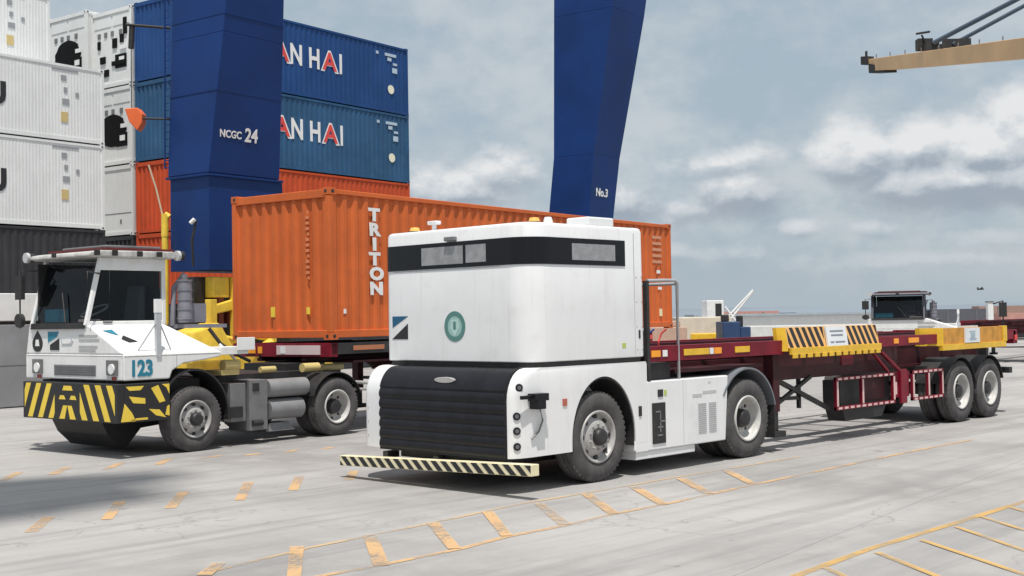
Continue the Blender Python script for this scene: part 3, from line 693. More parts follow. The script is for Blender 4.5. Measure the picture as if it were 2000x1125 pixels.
    gg = MB(OF).m(BLACKR); gg.box(22.9, 23.05, 9.4, 11.66, .75, .86); gg.box(22.85, 22.95, 9.8, 9.95, .8, 1.36); gg.box(22.85, 22.95, 11.1, 11.25, .8, 1.36); gg.build('rear_underrun_bar', T0, .006)
    gg = MB(OF).m(MAROON); gg.box(22.95, 23.12, 9.32, 11.74, 1.30, 1.56); gg.m(LRED)
    for yy in (9.36, 11.4): gg.box(23.12, 23.15, yy, yy+.28, 1.35, 1.47)
    gg.box(22.98, 23.10, 9.306, 9.32, 1.36, 1.46)
    gg.build('rear_bolster', T0, .006)
    for xw in (20.70, 21.88):
        arch('mudguard', xw, .53, .575, .58, 9.32, 9.90, 15, 165, .012, BLACKR, OF, T0)
        for s_, y0 in ((-1, 9.32), (1, 11.74)):
            wheel(T0, xw-11.95, y0-9.3, .53, .53, .27, 'rear', s_, RIMW); wheel(T0, xw-11.95, y0-9.3+(.32 if s_ < 0 else -.32), .53, .53, .27, 'rear', s_, RIMW)
    if full:
        # first corner guide: striped plate, leaning out, with a toothed yellow lip and a white notice
        for ys, near in ((9.24, 1),):
            gg = MB(OF).m(plain('stripe_amber', (.78, .44, .16)) if near else YEL)
            gg.hexa([(15.0, ys, 1.44), (17.62, ys, 1.44), (17.62, ys+.08, 1.44), (15.0, ys+.08, 1.44)], [(15.0, ys+.05*(1 if near else -1), 1.735), (17.62, ys+.05*(1 if near else -1), 1.735), (17.62, ys+.10, 1.735), (15.0, ys+.10, 1.735)])
            gp = gg.build('guide_plate', T0, .004)
            if near:
                g3 = MB(OF); mf3 = lambda a, b, t: (a, 9.24+(b-1.44)/.295*.05-t, b)
                stripes(g3, 15.02, 16.00, 1.445, 1.73, .165, .55, -.13, mf3, LBLK, .003); stripes(g3, 16.62, 17.60, 1.445, 1.73, .165, .55, -.13, mf3, LBLK, .003); g3.build('hazard_stripe', gp)
                g3 = MB(OF).m(YEL); g3.box(15.02, 17.62, 9.20, 9.24, 1.35, 1.445); x = 15.05
                while x < 17.5: g3.box(x, x+.13, 9.195, 9.22, 1.30, 1.36); x += .20
                g3.build('toothed_lip', gp, .003)
                g3 = MB(OF).m(mat('sign_white', (.72, .74, .76), .5, var=.05)); g3.hexa([(16.03, 9.20, 1.43), (16.60, 9.20, 1.43), (16.60, 9.23, 1.43), (16.03, 9.23, 1.43)], [(16.03, 9.245, 1.73), (16.60, 9.245, 1.73), (16.60, 9.275, 1.73), (16.03, 9.275, 1.73)])
                sg = g3.build('notice_plate', T0)
                g3 = MB(OF).m(plain('notice_print', (.25, .27, .33)))
                for zz, xa, xb in ((1.66, 16.12, 16.50), (1.60, 16.14, 16.48), (1.50, 16.10, 16.20), (1.50, 16.24, 16.52)):
                    yy = 9.20+(zz-1.43)/.30*.045; g3.box(xa, xb, yy-.004, yy+.01, zz-.012, zz+.012)
                g3.build('notice_print', sg)
                g3 = MB(OF).m(YEL); g3.hexa([(14.94, 9.36, 1.40), (15.0, 9.24, 1.40), (15.0, 9.3, 1.40), (14.94, 9.42, 1.40)], [(14.94, 9.40, 1.73), (15.0, 9.29, 1.73), (15.0, 9.35, 1.73), (14.94, 9.46, 1.73)]); g3.build('guide_wing', T0)
            gg = MB(OF).m(OCHRE); yy = ys
            gg.box(19.85, 22.42, yy+.02, yy+.08, 1.36, 1.635); g2 = gg.build('guide_plate', T0, .004)
            gg = MB(OF).m(YEL); gg.box(19.83, 22.42, yy, yy+.08, 1.26, 1.36); gg.box(22.30, 22.46, yy-.004, yy+.09, 1.36, 1.64); gg.build('guide_lip', g2, .004)
            gg = MB(OF).m(YEL); s3 = 1 if near else -1
            gg.hexa([(19.6, yy+.3*s3, 1.34), (19.85, yy, 1.34), (19.85, yy+.08, 1.34), (19.6, yy+.08+.3*s3, 1.34)], [(19.6, yy+.3*s3, 1.64), (19.85, yy, 1.64), (19.85, yy+.08, 1.64), (19.6, yy+.08+.3*s3, 1.64)]); gg.build('guide_wing', T0)
        gg = MB(OF).m(bpy.data.materials['sign_white']); gg.box(20.70, 21.28, 9.235, 9.26, 1.37, 1.625); pl_ = gg.build('number_plate', T0)
        gg = MB(OF).m(plain('faint_blue_print', (.35, .45, .50))); gg.box(20.85, 21.13, 9.230, 9.236, 1.42, 1.45); gg.box(20.90, 21.08, 9.230, 9.236, 1.46, 1.54); gg.box(20.85, 21.1, 9.230, 9.236, 1.56, 1.575); gg.build('plate_print', pl_)
    else:
        gg = MB(OF).m(MAROON); gg.box(11.93, 12.12, 9.32, 11.74, 1.32, 1.56); gg.build('front_bolster', T0, .006)
        gg = MB(OF).m(AMBER)
        gg.box(11.915, 11.93, 11.15, 11.40, 1.38, 1.50); gg.box(11.915, 11.93, 10.98, 11.08, 1.38, 1.50); gg.build('reflector', T0)
        gg = MB(OF).m(plain('pinkish_plate', (.66, .52, .52))); gg.box(11.910, 11.93, 9.55, 10.60, 1.36, 1.52); gg.m(LWH); gg.box(11.905, 11.91, 10.38, 10.5, 1.38, 1.50); gg.build('front_plate', T0)
        for i, yy in enumerate((9.6, 10.3, 11.2)):
            gg = MB(OF).m(plain('pale_yellow', (.42, .35, .16))); gg.tube([(12.0+.2*i, yy, 1.14), (12.5+.2*i, yy, 1.14)], .06, 14); gg.build('air_cylinder', T0)
    return T0
tr1 = make_trailer(True, 'long empty maroon skeletal trailer with hazard striped guide plate, coupled behind the driverless tractor', (11.95, 9.3, 0), 0)
CO = Vector((12.786, 16.767)); CR = .1515
def cl(x, y): return (CO.x+x*math.cos(CR)-y*math.sin(CR), CO.y+x*math.sin(CR)+y*math.cos(CR), 0)
tr2 = make_trailer(False, 'maroon container trailer carrying the orange container behind the cab truck', cl(.02, 0), CR)

# ------------------------------------------------------------------ containers
def corr(g, p0, dx, outn, L, z0, z1, pitch, depth):
    """trapezoid-corrugated sheet from p0 along dx; outn points outwards"""
    p0, dx, on = Vector(p0), Vector(dx), Vector(outn); n = max(1, round(L/pitch)); pt = L/n; pts = []
    for i in range(n):
        a = i*pt
        for f, d in ((0, 0), (.30, 0), (.5, 1), (.80, 1)): pts.append((a+f*pt, d))
    pts.append((L, 0)); vs = []
    for a, d in pts:
        q = p0+dx*a-on*(d*depth); vs.append((q.x, q.y, z0)); vs.append((q.x, q.y, z1))
    g.add(vs, [(2*i, 2*i+2, 2*i+3, 2*i+1) for i in range(len(pts)-1)])
cc_cache = {}
def container(label, loc, rz, L, H, paint, kind='dry', group=None, fine=True, ccmat=None):
    group = group or {'reefer': 'white reefer containers stacked at the left'}.get(kind) or {'orange_container_paint': None, 'dark_container_tone': 'dark containers at ground level'}.get(paint.name, 'coloured containers stacked behind the crane leg')
    t = thing('shipping_container', label, 'container', loc, rz, group); W_ = 2.438
    g = MB().m(paint); p = .10
    for x in (0, L-p):
        for y in (0, W_-p): g.box(x, x+p, y, y+p, .12, H-.12)
    for y in (0, W_-.07):
        g.box(p, L-p, y+.001, y+.069, 0.03, .16); g.box(p, L-p, y+.001, y+.069, H-.10, H-.02)
    for x in (0, L-.07):
        g.box(x+.001, x+.069, p, W_-p, .03, .16); g.box(x+.001, x+.069, p, W_-p, H-.16, H-.02)
    g.build('frame', t, .008 if fine else 0, 1)
    pitch = .27 if kind == 'dry' else .12; dep = (.034 if fine else .024) if kind == 'dry' else .005
    g = MB().m(paint); corr(g, (p, .022, 0), (1, 0, 0), (0, -1, 0), L-2*p, .15, H-.09, pitch, dep); sp = g.build('side_panel', t)
    g = MB().m(paint); corr(g, (p, W_-.022, 0), (1, 0, 0), (0, 1, 0), L-2*p, .15, H-.09, pitch, dep); g.build('side_panel', t)
    g = MB().m(paint); g.box(.05, L-.05, .05, W_-.05, H-.05, H-.03); g.build('roof', t)
    g = MB().m(BLACKR); g.box(.05, L-.05, .05, W_-.05, .06, .14); g.build('floor', t)
    if kind == 'dry':
        g = MB().m(paint); corr(g, (.022, p, 0), (0, 1, 0), (-1, 0, 0), W_-2*p, .15, H-.15, .25, .040); g.build('end_panel', t)
    g = MB().m(paint); g.box(L-.06, L-.03, p, W_-p, .15, H-.15)
    if kind == 'dry':
        g.m(GREY)
        for y in (.55, .95, 1.45, 1.85): g.tube([(L-.01, y, .1), (L-.01, y, H-.1)], .018, 8)
    g.build('doors', t)
    key = (paint.name, round(H, 2))
    if key not in cc_cache:
        g = MB().m(paint); g.box(-.006, .178, -.006, .162, -.004, .116); g.m(BLACKR); g.box(.05, .12, -.009, -.003, .03, .085); g.box(-.009, -.003, .05, .11, .03, .085)
        cc_cache[key] = g.build('corner_casting', t, .005, 1); first = cc_cache[key]
    else: first = None
    for i, (x, y, z) in enumerate(((0, 0, 0), (L-.172, 0, 0), (0, W_-.156, 0), (L-.172, W_-.156, 0), (0, 0, H-.112), (L-.172, 0, H-.112), (0, W_-.156, H-.112), (L-.172, W_-.156, H-.112))):
        if i == 0 and first is not None: c = first
        else:
            c = cc_cache[key].copy(); S.collection.objects.link(c)
        c.parent = t; c.location = (x, y, z)
    return t, sp
FX = frame  # short name
oc, ocs = container('orange corrugated container with white vertical lettering on its long side', (CO.x, CO.y, 1.617), CR, 12.19, 2.591, ORANGE)
# vertical lettering, letters stacked
for i, ch in enumerate('TRITON'):
    text_mesh('lettering', ch, .30, LWH, oc, FX((1.02 if ch != 'I' else 1.10, .019, 2.09-i*.262), (1, 0, 0), (0, 0, 1)), squash=(1.5, 1.0), extrude=.003, bold=.016)
g = MB().m(plain('faint_lettering', (.68, .22, .09)))
random.seed(3)
for i in range(13):
    z = 2.18-i*.095; w = .085 if i % 4 else .05
    g.box(.012, .020, .50, .50+w, z, z+.05)
g.build('faint_end_lettering', oc)
g = MB().m(plain('label_yellow', (.85, .62, .06)))
g.box(.010, .020, 1.36, 1.46, .40, .58); g.box(.010, .020, .50, .58, .44, .56)
g.m(LWH); g.box(.34, .40, .010, .020, .44, .52); g.build('label', oc)
g = MB().m(LWH); g.box(11.45, 11.62, .008, .02, 1.35, 1.43); g.box(11.5, 11.68, .008, .02, .95, 1.02)
g.m(plain('label_cream', (.85, .75, .45))); g.box(11.55, 11.68, .006, .02, .30, .48); g.m(plain('faint_side_print', (.62, .28, .16)))
for z in (2.2, 2.05, 1.9, 1.75, 1.6): g.box(11.25, 11.7, .008, .02, z, z+.07)
g.build('label', oc)

BR = .135
ang = (math.cos(BR), math.sin(BR))
def bl(x, y, z, o=(22.62, 38.20)): return (o[0]+x*ang[0]-y*ang[1], o[1]+x*ang[1]+y*ang[0], z)
def wan(t, L):
    xs = 4.05
    for ch, w, mt in (('A', .45, LRED), ('N', 1.28, LWH), ('H', 2.27, LWH), ('A', 3.05, LRED), ('I', 3.95, LWH)):
        if mt is LRED:
            text_mesh('lettering', ch, 1.18, LWH, t, FX((xs+w-.06, .020, 1.22), (1, 0, 0), (0, 0, 1)), squash=(1.15, 1), extrude=.003, bold=.03)
            text_mesh('lettering', ch, 1.0, LRED, t, FX((xs+w+.02, .013, 1.28), (1, 0, 0), (0, 0, 1)), squash=(1.1, 1), extrude=.004, bold=.02)
        else: text_mesh('lettering', ch, 1.10, mt, t, FX((xs+w, .019, 1.24), (1, 0, 0), (0, 0, 1)), squash=(.80, 1), extrude=.004, bold=.03)
    g = MB().m(plain('blue_white_print', (.45, .56, .66)))
    for a, b, z, h in ((10.2, 10.35, 2.40, .12), (10.75, 11.45, 2.40, .12), (10.9, 11.15, 2.2, .14), (11.25, 11.5, 2.05, .10), (11.2, 11.5, 1.72, .22)): g.box(a, b, .004, .02, z, z+h)
    g.m(plain('cream_label', (.82, .80, .62))); g.tube([(11.1, .002, 1.0), (11.1, .02, 1.0)], .19, 14); g.build('label', t)
b1, _ = container('bright blue container topmost in the tall stack behind the crane leg', bl(0, 0, 7.78+2.9), BR, 12.19, 2.896, BLUE1, fine=False); wan(b1, 12.19)
b2, _ = container('faded blue container second from the top behind the crane leg', bl(0, 0, 7.78), BR, 12.19, 2.896, BLUE2, fine=False); wan(b2, 12.19)
container('red orange container directly under the two blue ones', bl(0, 0, 5.18), BR, 12.19, 2.591, RORANGE, fine=False)
container('red orange container lowest seen below the blue ones, behind the crane feet', bl(0, 0, 2.59), BR, 12.19, 2.591, RORANGE, fine=False)
container('dark container on the ground at the foot of the blue stack', bl(0, 0, 0), BR, 12.19, 2.585, DARKC, fine=False)

def reefer_end(t, H, variant=0, paint=REEF):
    """cooling unit in the -x end"""
    g = MB().m(paint); g.box(.05, .09, .10, 2.34, .15, H-.15)
    g.box(.03, .05, .15, 1.15, H-.62, H-.22); g.box(.03, .05, 1.25, 2.28, H-.62, H-.22); u = g.build('cooling_unit', t, .006)
    g = MB().m(FBLACK); c = (1.22, H*.45)
    pts = [(c[0]+.80*math.cos(2*math.pi*i/26)*(1+.06*math.sin(i*2.1)), c[1]+.60*math.sin(2*math.pi*i/26)) for i in range(26)]
    if variant != 2: g.prism(pts, 'x', .02, .05)
    g.box(.015, .05, .35, 1.0, c[1]-.62, c[1]-.12)
    g.m(LWH); g.box(.005, .02, .45, .75, c[1]-.42, c[1]-.22); g.box(.005, .02, .35, .7, c[1]+.05, c[1]+.2)
    g.m(GREY)
    for yy in (.6, 1.1, 1.5, 1.9): g.box(.02, .05, yy, yy+.16, H-.98, H-.80)
    if variant == 2:
        g.m(FBLACK)
        for a, b, z, h in ((.5, .7, 1.6, .3), (.9, 1.15, 1.45, .35), (1.6, 1.9, .95, .25), (.4, 1.2, .80, .16), (1.4, 1.75, .45, .25), (.3, .5, 1.9, .6), (1.9, 2.05, 1.5, .3)): g.box(.0, .05, a, b, z, z+h)
    g.build('condenser_fan', t)
def reefer(label, x, y, z, H, L=12.19, variant=0, org=(22.62, 38.20), unit=True, group=None):
    t, _ = container(label, bl(x, y, z, org), BR, L, H, REEF, 'reefer', group, fine=False)
    if unit: reefer_end(t, H, variant)
    return t
# bay beside the blue stack, seen end on
reefer('white reefer container with cluttered cooling end, topmost beside the blue crane leg', .0, 2.62, 10.68, 2.896, variant=2)
reefer('white reefer container with black fan partly behind the orange hoist block', .0, 2.62, 7.78, 2.896, variant=0)
t = reefer('plain white reefer container directly under the one with the orange hoist block', .0, 2.62, 5.18, 2.591, unit=False)
g = MB().m(REEF); g.box(.03, .09, .10, 2.34, .15, 2.44); g.m(GREY); g.box(.02, .03, .1, 2.34, .82, .84); g.box(.02, .03, .7, .8, .45, .6); g.build('end_panel', t)
container('dark container under the white reefers beside the crane leg', bl(0, 2.62, 2.59), BR, 12.19, 2.585, DARKC, fine=False)
reefer('white reefer container with round black fan, high at the back left', -.2, 5.08, 10.85, 2.896, variant=0)
reefer('white reefer container hidden mostly below the high back left one', -.2, 5.08, 7.95, 2.896, variant=0)
# nearest bay at the left edge, seen along the side
WO = (20.40-12.19*ang[0], 39.28-12.19*ang[1])
def side_marks(t, L, H, big=True):
    g = MB().m(plain('grey_print', (.30, .31, .33)))
    for a, b, z, h in ((L-2.0, L-1.0, H-.22, .05), (L-1.65, L-1.45, H-.55, .16), (L-1.55, L-1.42, H-.95, .16), (L-1.6, L-1.35, H-1.35, .18), (L-1.1, L-.98, H-1.05, .14)): g.box(a, b, .002, .02, z, z+h)
    g.m(plain('label_ochre', (.60, .46, .20))); g.box(L-1.66, L-1.40, .001, .02, H-1.95, H-1.62); g.build('label', t)
    if big: text_mesh('lettering', 'U', .95, LBLK, t, FX((L-4.30, .008, H*.38), (1, 0, 0), (0, 0, 1)), extrude=.004, bold=.05)
a_ = reefer('white reefer container with a big black letter at the photo edge, the upper of two', 0, 0, 8.08, 2.591, org=WO, unit=False); side_marks(a_, 12.19, 2.591)
a_ = reefer('white reefer container with a big black letter, lower of two above the dark gap', 0, 0, 5.18, 2.896, org=WO, unit=False); side_marks(a_, 12.19, 2.896)
a_ = reefer('dirty white reefer container highest at the left edge, set back one row', -.3, 2.7, 10.70, 2.896, org=WO, unit=False); side_marks(a_, 12.19, 2.896, False)
reefer('white reefer container under the highest one at the left, one row back', -.3, 2.7, 8.0, 2.65, org=WO, unit=False)
container('dark container in the dark gap under the white reefers at the left edge', bl(0, 0, 2.59, WO), BR, 12.19, 2.585, DARKC, fine=False)
container('dark container on the ground behind the grey block at the left edge', bl(0, 0, 0, WO), BR, 12.19, 2.585, DARKC, fine=False)
# grey block in front
gb = thing('portable_cabin', 'long grey cabin block with white upper band behind the numbered truck', 'cabin', (12.7-9, 28.9-.9, 0), .1)
g = MB().m(CONC); g.box(-6, 12.0, 0, 2.6, 0.02, 1.98); g.build('wall', gb, .02)
g = MB().m(BLACKR); g.box(-5.97, 11.97, .03, 2.57, 1.98, 2.06); g.build('dark_joint_strip', gb)  # black recessed strip between wall and upper band
g = MB().m(WHITE2); g.box(-6.02, 12.02, -.02, 2.62, 2.06, 2.72); g.build('upper_band', gb, .02)
g = MB().m(mat('joint_dark', (.15, .15, .16), .8)); x = -5.0
while x < 12: g.box(x, x+.02, -.006, .0, .04, 1.97); x += 1.5
g.box(-6, 12, -.006, 0, 1.0, 1.015); g.build('panel_joint', gb)

# ------------------------------------------------------------------ quay crane
crn = thing('quay_crane', 'huge blue crane leg numbered 24 with yellow wheel bogies, left of the orange container', 'crane', (at(410, 528, 30).x, at(410, 528, 30).y, 0))
co = Vector((crn.location.x, crn.location.y, 0))
CAX, CAY = Vector((math.cos(.14), math.sin(.14), 0)), Vector((-math.sin(.14), math.cos(.14), 0))
def col_at(x, y, D):
    p = at(x, y, D); return p
# corner (edge between the two seen faces) follows photo (440,13)->(410,330)->(408,528)
def sect(x, y, D, wy, wx):
    c = at(x, y, D); return [c+CAX*wx, c, c+CAY*wy, c+CAX*wx+CAY*wy], c.z
def leg(g, levels):
    L = []
    for (x, y, D, wy, wx) in levels:
        s_, z = sect(x, y, D, wy, wx); L.append([tuple(p) for p in s_])
    for a, b in zip(L[:-1], L[1:]): g.hexa([Vector(p) for p in a], [Vector(p) for p in b])
g = MB(co).m(CBLUE)
leg(g, [(407, 336, 29.2, 1.50, 2.27), (436, 60, 29.2, 1.92, 1.92), (447, -60, 29.2, 2.08, 1.78), (480, -500, 29.2, 2.6, 1.7)]); g.build('upper_leg', crn, .015)
g = MB(co).m(CBLUE); leg(g, [(409, 527, 29.25, 1.44, 2.5), (408, 338, 29.25, 1.44, 2.35)]); g.build('lower_leg', crn, .015)
g = MB(co).m(CBLUE)
s_, z = sect(406, 341, 29.15, 1.58, 2.42); g.hexa([p for p in s_], [p+Vector((0, 0, .05)) for p in s_])
g.build('flange', crn)
for px_, py_, wy_, wx_ in ((424, 175, 1.77, 2.09), (440, 25, 2.0, 1.90)):
    g = MB(co).m(CBLUE); s_, z = sect(px_-.6, py_, 29.185, wy_, wx_); g.hexa([p for p in s_], [p+Vector((0, 0, .02)) for p in s_]); g.build('weld_seam', crn)
pz = at(409, 527, 29.25); lc = lambda x, y, z: pz*1.0+CAX*x+CAY*y+Vector((0, 0, z-pz.z))
def cbox(g, x0, x1, y0, y1, z0, z1):
    g.hexa([lc(x0, y0, z0), lc(x1, y0, z0), lc(x1, y1, z0), lc(x0, y1, z0)], [lc(x0, y0, z1), lc(x1, y0, z1), lc(x1, y1, z1), lc(x0, y1, z1)])
def on_face(c1, c2, px, py, off=.012):
    """point on a leg face (through c1, c2 and along CAX) seen at a photo pixel, and the face's up direction"""
    c1, c2 = Vector(c1), Vector(c2); n = CAX.cross(c2-c1).normalized(); d = ray(px, py); o = Vector((0, 0, CAM_H)); t = (c1-o).dot(n)/d.dot(n)
    q = o+d*t
    if (q-o).dot(n) > 0: n = -n
    return q+n*off, n.cross(CAX).normalized()
def leg_text(body, size, px, py, c1, c2, parent, org, squash, bold):
    q, upv = on_face(c1, c2, px, py)
    if upv.z < 0: upv = -upv
    text_mesh('leg_number', body, size, LWH, parent, FX(q-org, CAX, upv), squash=squash, extrude=.004, bold=bold)
k1, k2 = at(407, 336, 29.2), at(436, 60, 29.2)
leg_text('NCGC', .25, 428, 266, k1, k2, crn, co, (.93, 1), .006)
leg_text('24', .46, 477, 276, k1, k2, crn, co, (.90, 1), .012)
# yellow travelling gear under the leg
g = MB(co).m(CYEL); cbox(g, -.2, 4.2, .1, 1.0, .55, 1.15); g.build('bogie_frame', crn, .02)
for x0_, x1_, z0_, z1_ in ((.02, .22, 1.15, 2.5), (.78, .92, 1.15, 3.05), (1.95, 2.12, 1.15, 3.05)):
    g = MB(co).m(CYEL); cbox(g, x0_, x1_, .0, .2, z0_, z1_); g.build('bogie_post', crn, .01)
g = MB(co).m(CYEL); cbox(g, .25, .74, .15, .6, 2.55, 3.05); g.hexa([lc(.0, .1, 2.1), lc(.9, .1, 2.25), lc(.9, .5, 2.25), lc(.0, .5, 2.1)], [lc(.2, .1, 2.35), lc(.8, .1, 2.5), lc(.8, .5, 2.5), lc(.2, .5, 2.35)]); g.build('slewing_bracket', crn, .03)
g = MB(co).m(CYEL); g.tube([lc(.25, -.1, 1.6), lc(.9, -.15, 1.45), lc(1.5, -.1, 1.75), lc(1.9, -.05, 2.1)], .07, 8); g.build('hydraulic_pipe', crn)
g = MB(co).m(CYEL); g.tube([lc(.7, -.12, 1.15), lc(1.2, -.12, 1.6), lc(1.85, -.1, 1.5)], .06, 8); g.build('hydraulic_pipe', crn)
g = MB(co).m(CYEL); g.tube([lc(1.4, -.2, 1.25), lc(1.75, -.2, 1.4)], .14, 14); g.build('drive_motor', crn)
g = MB(co).m(CYEL); g.hexa([lc(-.9, -.4, 1.0), lc(.65, -.4, 1.0), lc(.65, .5, 1.0), lc(-.9, .5, 1.0)], [lc(-.75, -.3, 1.75), lc(.05, -.3, 1.95), lc(.05, .4, 1.95), lc(-.75, .4, 1.75)]); g.build('motor_cover', crn, .06)
g = MB(co).m(BLACKR); cbox(g, -.1, 1.0, .45, .95, 1.2, 3.05); cbox(g, 1.3, 3.2, .5, .95, 1.2, 3.05); g.build('gear_housing', crn, .01)
g = MB(co).m(plain('rust_red', (.16, .04, .03))); cbox(g, .75, .95, .2, .4, 1.9, 2.2); cbox(g, .45, .6, .2, .4, 1.2, 2.9); g.build('junction_box', crn, .01)
for k in range(3):
    g = MB(co).m(BLACKR); c = lc(.4+k*1.5, .5, .32); g.tube([c-CAY*.12, c+CAY*.12], .32, 24); g.m(GREY); g.tube([c-CAY*.14, c+CAY*.14], .1, 14); g.build('rail_wheel', crn)
g = MB(co).m(CYEL); p = at(322, 462, 29.8); q = at(322, 418, 29.8); g.tube([p, q], .09, 10); g.tube([q, at(331, 424, 29.8)], .07, 8); g.tube([p, Vector((p.x, p.y, .5))], .08, 8); g.build('yellow_post', crn)
g = MB(co).m(plain('pale_rope', (.7, .55, .38))); g.tube([at(290, 322, 29.6), at(305, 368, 29.7), at(321, 436, 29.8)], .022, 6); g.build('slack_rope', crn)
g = MB(co).m(BLACKR); g.tube([at(246, 48, 29.8), at(333, 55, 30.2)], .035, 8); g.tube([at(258, 48, 29.9), at(256, 95, 29.9)], .07, 8); g.build('upper_arm', crn)
g = MB(co).m(BLACKR); g.tube([at(256, 95, 29.9), at(257, 215, 29.9)], .010, 6); g.tube([at(268, 231, 29.9), at(333, 233, 30.2)], .028, 8); g.build('hoist_cable', crn)
g = MB(co).m(plain('signal_orange', (.72, .13, .03)))
pp = [at(x, y, 29.85) for x, y in ((243, 212), (268, 210), (278, 222), (277, 240), (268, 255), (252, 238))]
n_ = len(pp); bk = [p+fw*.35 for p in pp]; g.add(pp+bk, [tuple(range(n_))]+[tuple(range(n_, 2*n_))[::-1]]+[(i, (i+1) % n_, n_+(i+1) % n_, n_+i) for i in range(n_)]); g.build('hoist_block', crn, .02)
g = MB(co).m(BLACKR); g.tube([at(383, 430, 28.9), at(375, 470, 28.9), at(378, 520, 28.95)], .03, 8); g.m(LWH); g.tube([at(372, 436, 28.85), at(380, 428, 28.85)], .05, 8); g.build('conduit', crn)
g = MB(co).m(CBLUE); xx = 0
for yy in range(20, 330, 14):
    g.tube([at(322, yy, 30.1), at(331, yy-1, 30.1)], .014, 5)
g.tube([at(322, -40, 30.1), at(322, 330, 30.1)], .022, 6); g.build('ladder', crn)
# high girder of the same crane: out of the picture, it throws the soft shadow on the apron at the left
g = MB(co).m(CBLUE)
h = 85.0; off = Vector((-math.cos(SUN_AZ), -math.sin(SUN_AZ), 0))*(h/math.tan(SUN_EL))
def gp(u, v): return Vector((u, v, h))-off
def plank(a, b, w, th):
    d = (b-a).normalized(); s_ = Vector((-d.y, d.x, 0))*w/2
    g.hexa([a-s_, a+s_, b+s_, b-s_], [p+Vector((0, 0, th)) for p in (a-s_, a+s_, b+s_, b-s_)])
plank(gp(7.4, 13.2), gp(0, 15.4), 2.2, .5); plank(gp(6.2, 12.9), gp(0, 13.6), 1.7, .4); plank(gp(8.2, 13.9), gp(2, 17.3), 1.0, .5)
g.build('overhead_girder', crn)
cr2 = thing('quay_crane', 'distant blue crane leg marked 3 rising behind the orange container, tapering downwards', 'crane', (at(1150, 430, 46).x, at(1150, 430, 46).y, 0))
co2 = Vector((cr2.location.x, cr2.location.y, 0)); g = MB(co2).m(CBLUE)
leg(g, [(1148, 640, 46, 1.70, 1.5), (1150, 430, 46, 1.85, 1.72), (1160, 300, 46, 1.82, 1.86), (1196, 13, 46, 2.65, 2.35), (1225, -250, 46, 3.3, 2.6)]); g.build('upper_leg', cr2, .015)
g = MB(co2).m(CBLUE); s_, z = sect(1148, 636, 46, 1.6, 1.4); c2_ = Vector((s_[1].x, s_[1].y, 0)); g.hexa([p-Vector((0, 0, p.z)) for p in s_], [p for p in s_]); g.build('lower_leg', cr2)
leg_text('No.3', .42, 1163, 382, at(1150, 430, 46), at(1160, 300, 46), cr2, co2, (1, 1), .012)

